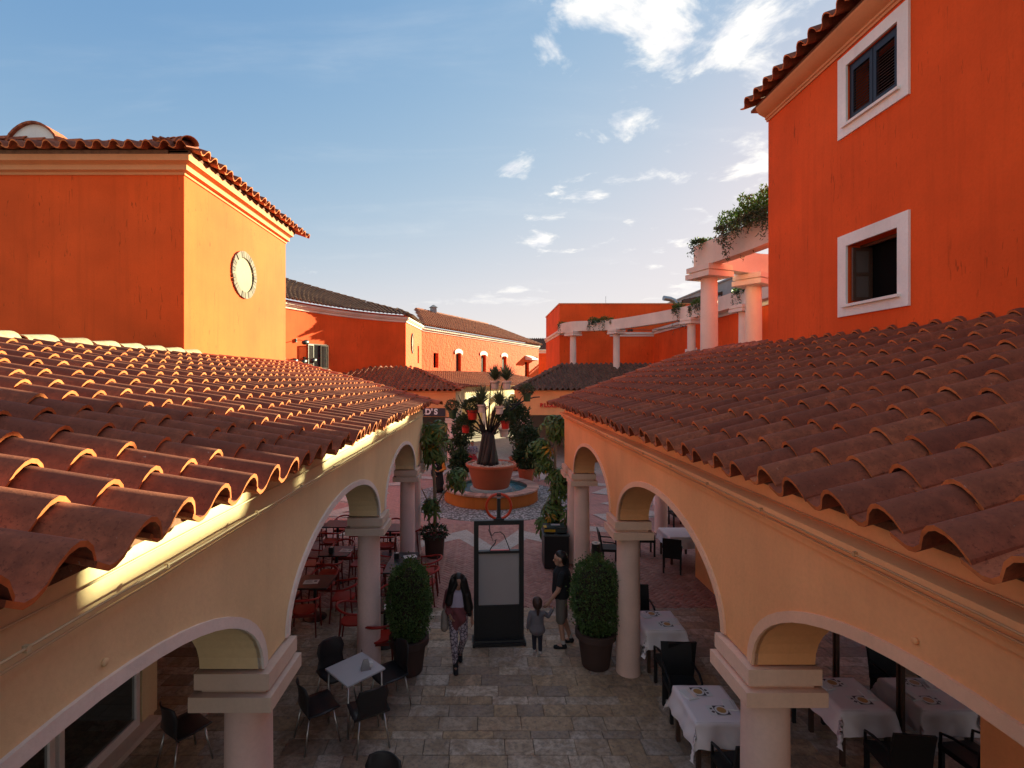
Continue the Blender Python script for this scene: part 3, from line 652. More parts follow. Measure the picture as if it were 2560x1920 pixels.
# tile eaves: front slope and side slope with a hip
EZ = AZ + .36; ov = .42
ar = deck(A, [(-16, AY0 - .2, EZ + .07), (AX + .2, AY0 - .2, EZ + .07), (AX - 2.4, AY0 + 2.4, EZ + 1.15), (-16, AY0 + 2.4, EZ + 1.15)], M['tile_old'])
PA = .42
put_tiles(ar, plane_tiles((AX + .30, AY0 - ov, EZ), (-1, 0), (0, -1), PA, 28, 3, lambda p: p.x < AX + ov - (p.y - (AY0 - ov))), nobj=80)
put_tiles(ar, plane_tiles((AX + ov, AY0 - .15, EZ), (0, 1), (1, 0), PA, 19, 6, lambda p: p.y > AY0 - ov + (AX + ov - p.x)), nobj=114)
b = MB(); b.bb(AX - .2, AX + .24, AY0 - .2, AY1 + .2, EZ - .03, EZ + .06); b.bb(-16, AX - .2, AY0 - .24, AY0 + .1, EZ - .03, EZ + .06); b.obj('eave_board', M['tile_old'], ar)
cap_line(ar, (AX - 2.6, AY0 + 2.2, EZ + 1.2), (AX + ov - .05, AY0 - ov + .02, EZ + .10), r=.17)
cap_line(ar, (-11.6, AY0 + .95, EZ + .80), (AX - .9, AY0 + .95, EZ + .62), r=.14, step=.42)
# rounded white parapet with tiles behind the eave
b = MB(); n = 12; prf = [(-.62 + 1.24 * i / n, .52 * math.sin(math.pi * i / n) ** .6) for i in range(n + 1)]
vs = [(-10.55 + u, AY0 + .9, EZ + .66 + z) for u, z in prf] + [(-10.55 + u, AY0 + 1.25, EZ + .66 + z) for u, z in prf]
b.add(vs, [tuple(range(n + 1)), tuple(range(2 * n + 1, n, -1))] + [(i, n + 1 + i, n + 2 + i, i + 1) for i in range(n)]); b.obj('chimney', M['white_trim'], ar)
for i in range(n):
    (u0, z0), (u1, z1) = prf[i], prf[i + 1]; an = math.atan2(z1 - z0, u1 - u0); ln = math.hypot(u1 - u0, z1 - z0)
    t = MB(); t.box((0, 0, 0), (ln * 1.05, .5, .05)); o = t.obj('coping_tile', M['tile'], ar); o.matrix_basis = Matrix.Translation((-10.55 + (u0 + u1) / 2, AY0 + 1.07, EZ + .68 + (z0 + z1) / 2)) @ Matrix.Rotation(-an, 4, 'Y')
# oval window of radial stones
def oval(parent, X, yc, zc, a, bb, w, nst, mats, pr=.05):
    win = MB(); n = 40; vs = [(X + .012, yc + a * math.cos(2 * math.pi * i / n), zc + bb * math.sin(2 * math.pi * i / n)) for i in range(n)]
    win.add(vs, [tuple(range(n))]); o = win.obj('oval_window', mats[0], parent)
    for k in range(nst):
        t0 = 2 * math.pi * (k + .06) / nst; t1 = 2 * math.pi * (k + .94) / nst; p = pr * rng.uniform(.8, 1.2); s = MB(); q = []
        for t, e in ((t0, 0), (t1, 0), (t1, w), (t0, w)): q.append((yc + (a + e) * math.cos(t), zc + (bb + e) * math.sin(t)))
        s.add([(X - .01, *c) for c in q] + [(X + p, *c) for c in q], [(4, 5, 6, 7)] + [(i, (i + 1) % 4, 4 + (i + 1) % 4, 4 + i) for i in range(4)]); s.obj('stone', mats[1], o)
M['oval_pane'] = paint('oval_plaster', (.36, .29, .19), .15, .15); M['oval_stone'] = plain('grey_oval_stone', (.15, .12, .095), .85, var=.3, bmp=.4)
oval(A, AX, 13.46, 7.77, .50, .46, .17, 40, [M['oval_pane'], M['oval_stone']])

# ================================================================== tall house on the right
E = thing('tall_house', 'tall orange house with a shuttered and an open window, above the right tile roof', 'building', (9, 4, 5))
EX, EY1, EZT = 5.95, 10.5, 10.62
plate(E, 'wall', (EX, -4), (0, 1), (-1, 0), EY1 + 4, 3.9, EZT + .3, [(11.18, 12.20, 9.165, 10.125), (11.18, 12.20, 6.205, 7.165)], M['orange'], .34, M['dark_room'])
b = MB(); b.bb(EX + .36, 15, -4, EY1, 3.9, EZT + .3); b.obj('inner_wall', M['orange'], E)
b = MB(); b.quad((EX, EY1, 3.9), (EX + .4, EY1, 3.9), (EX + .4, EY1, EZT + .3), (EX, EY1, EZT + .3)); b.obj('wall_edge', M['orange'], E)
strip(E, 'cornice', [(EX, EY1 + .02), (EX, -4)][::-1], [(.0, EZT - .24), (-.03, EZT - .24), (-.035, EZT - .20), (-.06, EZT - .19), (-.06, EZT - .15), (-.10, EZT - .13), (-.19, EZT - .08), (-.25, EZT + .02), (-.25, EZT + .06), (.0, EZT + .06)], M['orange_trim'])
er = deck(E, [(EX - .2, -4, EZT + .13), (EX + 3.5, -4, EZT + 1.6), (EX + 3.5, EY1 + .2, EZT + 1.6), (EX - .2, EY1 + .2, EZT + .13)], M['tile_old'])
put_tiles(er, plane_tiles((EX - .42, -1.0, EZT + .10), (0, 1), (-1, 0), .42, 34, 3), nobj=60)
b = MB(); b.bb(EX - .24, EX + .1, -4, EY1 + .24, EZT + .063, EZT + .115); b.obj('eave_board', M['tile_old'], er)
for k, zc in enumerate((9.645, 6.685)):
    yc = 7.69; f = MB(); x0, x1 = EX - .035, EX + .0; hw, hh, fw = .51, .48, .19
    f.bb(x0, x1, yc - hw - fw, yc - hw, zc - hh - fw, zc + hh + fw); f.bb(x0, x1, yc + hw, yc + hw + fw, zc - hh - fw, zc + hh + fw)
    f.bb(x0, x1, yc - hw, yc + hw, zc + hh, zc + hh + fw); f.bb(x0, x1, yc - hw, yc + hw, zc - hh - fw, zc - hh)
    fr = f.obj('window_frame', M['white_trim'], E)
    s = MB(); s.bb(EX - .085, EX - .036, yc - hw - .06, yc + hw + .06, zc - hh - .045, zc - hh - .003); s.obj('sill', M['white_trim'], fr)
    if k == 0:
        o_ = MB(); xs = EX + .03
        o_.bb(xs, xs + .05, yc - hw, yc - hw + .04, zc - hh, zc + hh); o_.bb(xs, xs + .05, yc + hw - .04, yc + hw, zc - hh, zc + hh); o_.bb(xs, xs + .05, yc - hw + .04, yc + hw - .04, zc + hh - .04, zc + hh); o_.obj('shutter_frame', M['shutter'], fr)
        for sgn in (-1, 1):
            c = yc + sgn * .237; h = .23; q = MB(); x = xs - .015
            q.bb(x, x + .045, c - h, c - h + .06, zc - hh + .005, zc + hh - .045); q.bb(x, x + .045, c + h - .06, c + h, zc - hh + .005, zc + hh - .045)
            q.bb(x, x + .044, c - h + .06, c + h - .06, zc + hh - .14, zc + hh - .045); q.bb(x, x + .044, c - h + .06, c + h - .06, zc - hh + .005, zc - hh + .12)
            shp = q.obj('shutter', M['shutter'], E); nsl = 15; za, zb = zc - hh + .13, zc + hh - .15
            sl = MB(); sl.box((0, 0, 0), (.04, .34, .007)); me = sl.mesh('slat', M['shutter_slat'])
            for i in range(nsl): link('slat', me, shp, Matrix.Translation((x + .022, c, za + (zb - za) * (i + .5) / nsl)) @ Matrix.Rotation(R(-40), 4, 'Y'))
    else:
        q = MB(); x = EX + .2      # fixed wooden frame and one casement swung inwards
        q.bb(x, x + .05, yc - hw, yc - hw + .05, zc - hh, zc + hh); q.bb(x, x + .05, yc + hw - .05, yc + hw, zc - hh, zc + hh); q.bb(x, x + .05, yc - hw + .05, yc + hw - .05, zc + hh - .05, zc + hh); q.bb(x, x + .05, yc - hw + .05, yc + hw - .05, zc - hh, zc - hh + .05); q.obj('inner_frame', M['wood_dark'], fr)
        cs = MB(); y = yc + hw - .07; L0, L1 = -.16, .33
        cs.bb(EX + L0 + .17, EX + L0 + .22, y - .035, y, zc - hh + .05, zc + hh - .05)
        cs.bb(EX + .27, EX + .325, y - .036, y - .001, zc - hh + .05, zc + hh - .05)
        for zz in (zc - hh + .05, zc - .03, zc + hh - .11): cs.bb(EX + .06, EX + .27, y - .034, y - .003, zz, zz + .055)
        c_ = cs.obj('casement', M['wood_dark'], E)
        for z0, z1 in ((zc - hh + .105, zc - .03), (zc + .025, zc + hh - .11)): MB().bb(EX + .06, EX + .27, y - .02, y - .014, z0, z1).obj('pane', M['curtain'] if 'curtain' in M else M['oval_pane'], c_)

# ================================================================== near pergola over the terrace
def garden_beam(parent, name, pts, z0, z1, w, mat):
    b = MB(); P = [Vector((p[0], p[1], 0)) for p in pts]; n = len(P); vs = []
    for i, p in enumerate(P):
        d = (P[min(i + 1, n - 1)] - P[max(i - 1, 0)]).normalized(); nr = Vector((d.y, -d.x, 0)) * (w / 2)
        for q, z in ((p + nr, z0), (p + nr, z1), (p - nr, z1), (p - nr, z0)): vs.append((q.x, q.y, z))
    fs = [(i * 4 + j, i * 4 + (j + 1) % 4, (i + 1) * 4 + (j + 1) % 4, (i + 1) * 4 + j) for i in range(n - 1) for j in range(4)] + [(3, 2, 1, 0), tuple(range((n - 1) * 4, n * 4))]
    return b.add(vs, fs).obj(name, mat, parent, auto=40)
def arc_pts(p0, p1, sag, n=12):
    p0 = Vector(p0); p1 = Vector(p1); d = p1 - p0; nr = Vector((d.y, -d.x)).normalized()
    return [p0 + d * (i / n) + nr * (sag * 4 * (i / n) * (1 - i / n)) for i in range(n + 1)]
def smooth_path(pts, n=8):
    out = []; P = [Vector(p) for p in pts]
    for i in range(len(P) - 1):
        a, b_, c, d = P[max(i - 1, 0)], P[i], P[i + 1], P[min(i + 2, len(P) - 1)]
        for k in range(n):
            t = k / n; out.append(.5 * ((2 * b_) + (c - a) * t + (2 * a - 5 * b_ + 4 * c - d) * t * t + (-a + 3 * b_ - 3 * c + d) * t ** 3))
    return out + [P[-1]]
NP = thing('pergola', 'near terrace pergola of two thick white columns and curved beams beside the tall house', 'pergola', (6.3, 13.6, 5.6))
capn = (.86, .13, .86, .13)
PZ0 = 5.3; PZT = 7.72
column(NP, 6.14, 13.7, R(20), .225, PZ0, PZT, M['pink_trim'], M['pink_trim'], (.86, .14, .82, .14))
column(NP, 7.95, 14.8, R(35), .225, PZ0, PZT, M['pink_trim'], M['pink_trim'], (.86, .14, .82, .14))
BZ = PZT + .325
garden_beam(NP, 'beam', [(6.0, 14.0)] + arc_pts((6.05, 13.65), (6.6, 10.1), -.12), BZ, BZ + .62, .34, M['pink_trim'])
garden_beam(NP, 'beam', smooth_path([(6.2, 13.8), (7.0, 14.35), (7.95, 14.8), (8.4, 14.9)]), BZ + .004, BZ + .60, .36, M['pink_trim'])
# terrace floor behind the right roof
T = MB(); T.bb(6.3, 22, 10.6, 16.5, 5.18, 5.28); T.bb(10.6, 22, 16.5, 35.2, 5.18, 5.28); T.bb(5.75, 22, 35.2, 45, 5.18, 5.28); tag(T.obj('terrace', M['mortar']), kind='structure')

# far pergola ----------------------------------------------------------------------
FP = thing('pergola', 'far curved pergola on slim pale columns in front of the flat-topped orange house', 'pergola', (9, 29, 5.3))
FPC = [(6.34, 36.0), (9.07, 34.5), (11.56, 28.0), (11.9, 23.0), (11.9, 18.0), (11.9, 13.0)]  # last two columns are unseen, added to carry the shading beam nearer
for i, (x, y) in enumerate(FPC): column(FP, x, y, R(35 - 8 * i), .225, (5.78, 5.62, 5.0, 5.0, 5.0, 5.0)[i], 8.03, M['pink_trim'], M['pink_trim'], (.90, .14, .86, .14))
garden_beam(FP, 'beam', smooth_path([(5.75, 38.3)] + FPC), 8.345, 9.05, .36, M['pink_trim'])
b = MB(); b.tube([(9.4, 34.1, 8.30), (10.8, 32.6, 8.12), (13.0, 31.5, 8.3)], .02, 5); b.obj('cable', M['black'], FP)
b = MB(); b.box((9.75, 33.6, 8.2), (.16, .34, .16), R(30)); tag(b.obj('spotlight', M['black']), 'small black spotlight under the far pergola beam', 'lamp')

# flat-topped house behind it
E2 = thing('flat_house', 'flat-topped orange house behind the far pergola', 'building', (11, 40, 5.3))
b = MB(); b.bb(5.74, 26, 38.5, 47, 4.0, 10.68); b.obj('wall', M['orange'], E2)
b = MB(); b.bb(5.68, 26.1, 38.43, 47.1, 10.68, 10.76); b.obj('parapet_cap', M['orange_trim'], E2)
strip(E2, 'cornice', [(5.74, 47), (5.74, 38.5), (6.4, 38.5)], [(0, 8.3), (.06, 8.3), (.06, 8.45), (.16, 8.5), (.16, 8.65), (0, 8.68)], M['pink_trim'])
strip(E2, 'cornice', [(9.6, 38.5), (13.5, 38.5)], [(0, 8.2), (.06, 8.2), (.06, 8.33), (.14, 8.37), (.14, 8.5), (0, 8.53)], M['pink_trim'])
b = MB(); b.tube([(15.3, 40, 10.6), (15.28, 40, 10.95), (15.1, 40, 11.2), (14.8, 40, 11.32), (14.25, 39.9, 11.38)], [.2, .2, .2, .2, .2], 14); tag(b.obj('exhaust_duct', M['galv'], None, auto=50), 'bent galvanised exhaust duct on top of the flat orange house', 'duct')
b = MB(); b.tube([(9.9, 41, 10.7), (9.9, 41, 11.7)], .012, 5); tag(b.obj('antenna', M['black']), 'thin antenna rod on the flat roof', 'antenna')

# terrace house (parallel to the street), its wall behind the near pergola
E3 = thing('terrace_house', 'orange terrace house with pale cornice and white framed openings behind the near pergola', 'building', (14, 26, 5.3))
E3X, E3Z = 13.0, 8.50
pw, pt3 = plate(E3, 'wall', (E3X, 11.5), (0, 1), (-1, 0), 27, 4.0, E3Z + .3, [(19.3, 20.7, 5.3, 6.7), (14.9, 16.1, 5.3, 6.6)], M['orange'], .25, M['dark_room'])
b = MB(); b.bb(E3X + .3, 20, 11.5, 38.4, 4, E3Z + .2); b.obj('inner_wall', M['orange'], E3)
strip(E3, 'cornice', [(E3X, 11.5), (E3X, 38.4)], [(0, E3Z - .14), (-.06, E3Z - .14), (-.06, E3Z + .02), (-.18, E3Z + .06), (-.18, E3Z + .22), (0, E3Z + .25)], M['pink_trim'])
for u0, u1, z0, z1 in ((19.3, 20.7, 5.3, 6.7), (14.9, 16.1, 5.3, 6.6)):
    y0, y1 = 11.5 + u0, 11.5 + u1; f = MB(); x0, x1 = E3X - .05, E3X
    f.bb(x0, x1, y0 - .16, y0, z0, z1 + .16); f.bb(x0, x1, y1, y1 + .16, z0, z1 + .16); f.bb(x0, x1, y0, y1, z1, z1 + .16); fr = f.obj('window_frame', M['white_trim'], E3)
    q = MB(); q.bb(E3X + .1, E3X + .16, y0, y0 + .09, z0, z1); q.bb(E3X + .1, E3X + .16, y1 - .09, y1, z0, z1); q.bb(E3X + .1, E3X + .16, (y0 + y1) / 2 - .04, (y0 + y1) / 2 + .04, z0, z1); q.obj('casement', M['wood_dark'], fr)
e3r = deck(E3, [(E3X - .1, 11.4, E3Z + .27), (E3X - .1, 38.4, E3Z + .27), (E3X + 3, 38.4, E3Z + .50), (E3X + 3, 11.4, E3Z + .50)], M['tile_old'])
put_tiles(e3r, plane_tiles((E3X - .32, 28.2, E3Z + .24), (0, 1), (-1, 0), .08, 12, 3), nobj=24)
GB = thing('grey_hall', 'tall grey clad hall with dark timber balustrade rising behind the terrace house', 'building', (22, 44, 5.3))
b = MB(); b.bb(18.6, 30, 36.0, 60, 4, 12.5); b.obj('wall', M['grey_wall'], GB)
b = MB(); b.bb(18.5, 30.1, 35.9, 60.1, 12.5, 12.62); b.obj('parapet_cap', M['grey_wall'], GB)
for k in range(9):
    b = MB(); x = 15.6 + k * .42; b.bb(x, x + .10, 39.2, 39.3, 10.7, 11.2 + k * .085); b.obj('post', M['wood_dark'], GB)
b = MB(); b.add([(15.5, 39.15, 10.9), (19.2, 39.15, 11.65), (19.2, 39.15, 11.9), (15.5, 39.15, 11.15), (15.5, 39.4, 10.9), (19.2, 39.4, 11.65), (19.2, 39.4, 11.9), (15.5, 39.4, 11.15)], [(0, 1, 2, 3), (7, 6, 5, 4), (3, 2, 6, 7), (0, 4, 5, 1), (0, 3, 7, 4), (1, 5, 6, 2)]); b.obj('rail', M['wood_dark'], GB)
b = MB(); b.bb(15.5, 19.2, 39.12, 39.4, 10.72, 11.12); b.obj('base_board', M['wood_dark'], GB)

# ================================================================== curved house B beyond the left house
B_ = thing('curved_house', 'orange house with a concave curved wall and dark tile roof, behind the oval-window house', 'building', (-9, 33, 0))
def bez(t, P=((-13.0, 24.0), (-10.53, 33.2), (-5.7, 36.0))):
    a, b, c = (1 - t) ** 2, 2 * t * (1 - t), t * t; return Vector((a * P[0][0] + b * P[1][0] + c * P[2][0], a * P[0][1] + b * P[1][1] + c * P[2][1]))
BP = [bez(i / 36) for i in range(37)]; BZ0 = 9.0
b = MB(); n = len(BP)
b.add([(p.x, p.y, 3.5) for p in BP] + [(p.x, p.y, BZ0 + .5) for p in BP], [(i, i + 1, n + i + 1, n + i) for i in range(n - 1)]); b.obj('wall', M['orange_fine'] if 'orange_fine' in M else M['orange'], B_, smooth=True)
plate(B_, 'side_wall', (-5.7, 36.0), (.063, 1), (1, -.063), 6.02, 3.5, BZ0 + .5, [(4.3, 4.85, 6.2, 7.6)], M['orange_rough'], .2, M['dark_room'])
BPROF = [(0, BZ0 - .02), (.07, BZ0), (.07, BZ0 + .12), (.16, BZ0 + .15), (.16, BZ0 + .2), (.24, BZ0 + .22), (.24, BZ0 + .36), (0, BZ0 + .4)]
strip(B_, 'cornice', [(p.x, p.y) for p in BP] + [(-5.33, 41.9)], BPROF, M['pink_trim'])
oval(B_, -5.54, 38.2, 7.65, .34, .66, .12, 20, [M['oval_pane'], M['oval_stone']], .05)
# roof: columns of tiles running up the local normal, shorter towards the hip
tl = []; us = [0.0]
for i in range(1, n): us.append(us[-1] + (BP[i] - BP[i - 1]).length)
def at_len(s):
    for i in range(1, n):
        if us[i] >= s: k = (s - us[i - 1]) / (us[i] - us[i - 1]); return BP[i - 1].lerp(BP[i], k), (BP[i] - BP[i - 1]).normalized()
    return BP[-1], (BP[-1] - BP[-2]).normalized()
dk_pts = []; s = .1
while s < us[-1] + .3:
    p, d = at_len(s); nr = Vector((d.y, -d.x)); a_, s_, n_ = frame(nr, .46); e = p + nr * .5; up = max(0.0, min(5.6, (us[-1] + .45 - s) * .72))
    dk_pts.append((e - nr * .3, e - nr * (up + .1), up))
    for j in range(int(up / .40) + 1): tl.append(tmat(a_, s_, n_, Vector((e.x, e.y, BZ0 + .44)) - s_ * (j * TEXP)))
    s += .335
b = MB(); n2 = len(dk_pts); b.add([(q[0].x, q[0].y, BZ0 + .44 + .30 * .46 - .03) for q in dk_pts] + [(q[1].x, q[1].y, BZ0 + .44 + (q[2] + .1) * .46 - .03) for q in dk_pts], [(i, i + 1, n2 + i + 1, n2 + i) for i in range(n2 - 1)])
br = b.obj('roof', M['tile_old'], B_); put_tiles(br, tl, True, nobj=260, lod_far=True)
for i in range(0, n2 - 1, 1):
    q, w = dk_pts[i], dk_pts[i + 1]; cap_line(br, (q[1].x, q[1].y, BZ0 + .52 + q[2] * .46), (w[1].x, w[1].y, BZ0 + .52 + w[2] * .46), True, r=.15, step=.5)
put_tiles(br, plane_tiles((-5.25, 36.1, BZ0 + .44), (0, 1), (1, 0), .46, 16, 3), True, nobj=30, lod_far=True)
# window with shutters in the curved wall, and the lamps beside it
def wall_frame(s, z): p, d = at_len(s); nr = Vector((d.y, -d.x)); return Matrix(((d.x, -nr.x, 0, p.x), (d.y, -nr.y, 0, p.y), (0, 0, 1, z), (0, 0, 0, 1)))
SW = us[-1] * .515; mw = wall_frame(SW, 5.55)
w = MB(); w.bb(-.72, .72, -.06, .05, 0, 1.55, 0); wo = w.obj('window_frame', M['wood_dark'], B_); wo.matrix_basis = mw
w = MB(); w.bb(-.62, .62, -.075, -.062, .06, 1.47); o = w.obj('pane', M['pane'], B_); o.matrix_basis = mw
w = MB(); w.bb(-.5, .85, -.2, -.06, -.07, -.01); o = w.obj('sill', M['white_trim'], B_); o.matrix_basis = mw
sl = MB(); sl.box((0, 0, 0), (.50, .05, .012)); sme = sl.mesh('slat', M['slat_pale'] if 'slat_pale' in M else M['shutter_slat'])
for x0, ry, mt in ((-.66, R(14), 'wood_dark'), (.42, R(-6), 'wood_dark')):
    q = MB(); q.bb(-.29, -.24, -.02, .02, .04, 1.5); q.bb(.24, .29, -.02, .02, .04, 1.5); q.bb(-.24, .24, -.019, .019, .04, .1); q.bb(-.24, .24, -.019, .019, 1.42, 1.5)
    so = q.obj('shutter', M[mt], B_); so.matrix_basis = mw @ Matrix.Translation((x0, -.14, 0)) @ Matrix.Rotation(ry, 4, 'Z')
    for i in range(20):
        l_ = link('slat', sme, so, Matrix.Translation((0, 0, .12 + i * .066)) @ Matrix.Rotation(R(35), 4, 'X'))
for k, (sf, z, tilt) in enumerate(((.395, 7.1, 20), (.335, 5.95, 0), (.385, 5.95, 0), (.375, 5.25, -15), (.44, 6.05, 10))):
    lm = thing('wall_spotlight', ['black spotlight on a bracket high on the curved orange wall', 'black spotlight on the curved wall nearest the oval-window house', 'black spotlight in the middle of the curved wall cluster', 'lowest black spotlight on the curved orange wall', 'black spotlight next to the shuttered window of the curved wall'][k], 'lamp', (0, 0, 0), 'spotlights on the curved wall', world=False)
    b = MB(); b.box((0, -.04, .1), (.10, .08, .22)); b.tube([(0, -.06, .12), (-.05, -.35, .12), (.1, -.55, .05)], .02, 6); b.obj('bracket', M['black'], lm)
    b = MB(); b.lathe([(.06, -.22), (.13, -.1), (.15, .16), (.13, .18)], (0, 0, 0), 12); h = b.obj('lamp_head', M['black'], lm, smooth=True); h.matrix_basis = Matrix.Translation((.12, -.6, -.02)) @ Matrix.Rotation(R(60 + tilt), 4, 'Y')
    mw2 = wall_frame(us[-1] * sf, z); lm.matrix_basis = mw2

# ================================================================== long house C
C_ = thing('long_house', 'long orange house with three arched windows and low ridge roof at the far side', 'building', (0, 55, 0))
c0 = Vector((-5.32, 42.0)); c1 = Vector((7.2, 67.0)); cd = (c1 - c0).normalized(); cn = Vector((cd.y, -cd.x)); CLn = (c1 - c0).length; CZ = 8.95
def cu(px):      # distance along the wall of an image column
    k = (px - 485) / 500.0; return (c0.x - k * c0.y) / (k * cd.y - cd.x)
wins = [(cu(456), cu(461), 4.9, 7.3, True), (cu(481), cu(486), 4.9, 7.35, True), (cu(502), cu(506.5), 4.9, 7.4, True), (cu(433.5), cu(438.5), 5.9, 7.2, False), (cu(525), cu(529), 4.6, 7.0, False)]
plate(C_, 'wall', c0, cd, cn, CLn, 3.0, CZ + .4, [w[:4] for w in wins], M['orange_rough'], .32, M['dark_room'])
b = MB(); q0 = c1; q1 = c1 - cn * 9; b.quad((q0.x, q0.y, 3), (q1.x, q1.y, 3), (q1.x, q1.y, CZ + .4), (q0.x, q0.y, CZ + .4)); b.obj('end_wall', M['orange'], C_)
strip(C_, 'cornice', [c0, c1], [(0, CZ - .02), (.07, CZ), (.07, CZ + .12), (.2, CZ + .16), (.2, CZ + .34), (0, CZ + .38)], M['pink_trim'])
def cp(u, out, z): q = c0 + cd * u + cn * out; return (q.x, q.y, z)
for a, e, z0, z1, arch in wins:
    if arch:
        f = MB(); k = 8; m = (a + e) / 2; hw = (e - a) / 2 + .3
        pts = [(m - hw * math.cos(math.pi * i / k), z1 + .12 + .36 * math.sin(math.pi * i / k)) for i in range(k + 1)]; pin = [(m - (hw - .12) * math.cos(math.pi * i / k), z1 - .12 + .22 * math.sin(math.pi * i / k)) for i in range(k + 1)]
        for i in range(k):
            f.add([cp(pts[i][0], .07, pts[i][1]), cp(pts[i + 1][0], .07, pts[i + 1][1]), cp(pin[i + 1][0], .07, pin[i + 1][1]), cp(pin[i][0], .07, pin[i][1]), cp(pts[i][0], -.01, pts[i][1]), cp(pts[i + 1][0], -.01, pts[i + 1][1])], [(0, 1, 2, 3), (1, 0, 4, 5)])
        fr = f.obj('window_arch', M['white_trim'], C_)
        d = MB(); d.add([cp(a, -.2, z0), cp(m, -.2, z0), cp(m, -.2, z1), cp(a, -.2, z1)], [(0, 1, 2, 3)]); d.obj('pane', M['pane'], fr)
        d = MB(); p_ = [cp(m - .06, -.17, z0), cp(m + .06, -.17, z0), cp(m + .06, -.17, z1), cp(m - .06, -.17, z1)]; d.add(p_, [(0, 1, 2, 3)]); d.obj('mullion', M['wood_dark'], fr)
        sl = MB(); sl.add([cp(a - .2, .14, z0 - .12), cp(e + .2, .14, z0 - .12), cp(e + .2, .14, z0 - .01), cp(a - .2, .14, z0 - .01), cp(a - .2, -.1, z0 - .12), cp(e + .2, -.1, z0 - .12), cp(e + .2, -.1, z0 - .01), cp(a - .2, -.1, z0 - .01)], [(0, 1, 2, 3), (3, 2, 6, 7), (0, 4, 5, 1), (1, 5, 6, 2), (4, 0, 3, 7)]); sl.obj('sill', M['white_trim'], fr)
# small tile canopy and duct by its last door
d = MB(); m = cu(528.5); d.add([cp(m - 1.1, .9, 7.5), cp(m + 1.1, .9, 7.5), cp(m + 1.1, .0, 7.85), cp(m - 1.1, .0, 7.85), cp(m - 1.1, .9, 7.3), cp(m + 1.1, .9, 7.3), cp(m + 1.1, 0, 7.3), cp(m - 1.1, 0, 7.3)], [(0, 1, 2, 3), (0, 4, 5, 1), (1, 5, 6, 2), (3, 7, 4, 0), (4, 7, 6, 5)]); d.obj('door_canopy', M['white_trim'], C_)
d = MB(); q = cp(m + 1.6, .3, 7.5); d.box(q, (.5, .5, .5)); d.obj('wall_box', M['black'], C_)
CP = .46; run = 5.4
def cr(u, back): return cp(u, .3 - back, CZ + .42 + back * CP)
b = MB(); b.add([cr(-.3, 0), cr(CLn + .3, 0), cr(CLn - 5.2, run), cr(6.6, run)], [(0, 1, 2, 3)]); crf = b.obj('roof', M['tile_old'], C_)
a_, s_, n_ = frame(cn, CP); tl = []
for j in range(14):
    for i in range(int(CLn / .34) + 2):
        u = -.2 + i * .34; back = j * .40 / math.sqrt(1 + CP * CP) * 1.0
        if u > CLn + .2 - back * .95 or u < -.3 + back * 1.25: continue
        tl.append(tmat(a_, s_, n_, Vector(cp(u, .45 - back, CZ + .44 + back * CP))))
M['tile_far'] = M['tile']
var, low, mats = get_tiles(False); join_instances('tile_field', low[0], mats, tl, crf)
cap_line(crf, cr(6.6, run), cr(CLn - 5.2, run), r=.2, step=.6, lift=.05, mats=None); cap_line(crf, cr(CLn + .3, 0), cr(CLn - 5.2, run), True, r=.2, step=.6, lift=.05)
b = MB(); q = cr(CLn * .34, run - .2); b.box((q[0], q[1], q[2] + .3), (.55, .55, .7), R(33), 0, .9); b.box((q[0], q[1], q[2] + .8), (.75, .75, .3), R(33), 0, .1); b.obj('chimney', M['grey_wall'], crf)

# house D at the very end
D_ = thing('end_house', 'small orange house with dark roof and one arched window at the far end', 'building', (12, 78, 0))
plate(D_, 'wall', (6.6, 75), (1, 0), (0, -1), 20, 3, 9.1, [(6.6, 7.9 + .3, 4.2, 6.35)], M['orange'], .25, M['dark_room'])
strip(D_, 'cornice', [(6.6, 75), (26.6, 75)], [(0, 8.7), (.08, 8.72), (.08, 8.95), (.25, 9.0), (.25, 9.2), (0, 9.25)], M['pink_trim'])
f = MB(); k = 10; m = 14.0; pts = [(m - 1.15 * math.cos(math.pi * i / k), 6.25 + .62 * math.sin(math.pi * i / k)) for i in range(k + 1)]; pin = [(m - .8 * math.cos(math.pi * i / k), 6.05 + .45 * math.sin(math.pi * i / k)) for i in range(k + 1)]
for i in range(k): f.add([(pts[i][0], 74.85, pts[i][1]), (pts[i + 1][0], 74.85, pts[i + 1][1]), (pin[i + 1][0], 74.85, pin[i + 1][1]), (pin[i][0], 74.85, pin[i][1]), (pts[i][0], 75, pts[i][1]), (pts[i + 1][0], 75, pts[i + 1][1])], [(0, 3, 2, 1), (0, 1, 5, 4)])
f.bb(m - .14, m + .14, 74.8, 75, 6.85, 7.25); f.bb(m - 1.25, m - .85, 74.86, 75, 5.85, 6.2); f.bb(m + .85, m + 1.25, 74.86, 75, 5.85, 6.2); fr = f.obj('window_arch', M['white_trim'], D_)
d = MB(); d.bb(m - .05, m + .05, 75.1, 75.16, 4.2, 6.4); d.bb(m - .8, m + .8, 75.1, 75.15, 5.3, 5.38); d.obj('mullion', M['wood_dark'], fr)
b = MB(); b.quad((6.3, 74.7, 9.25), (26.6, 74.7, 9.25), (26.6, 80, 11.2), (6.3, 80, 11.2)); dr = b.obj('roof', M['tile_old'], D_)
var, low, mats = get_tiles(True); join_instances('tile_field', low[0], mats, plane_tiles((6.3, 74.5, 9.25), (1, 0), (0, -1), .37, 58, 14), dr)

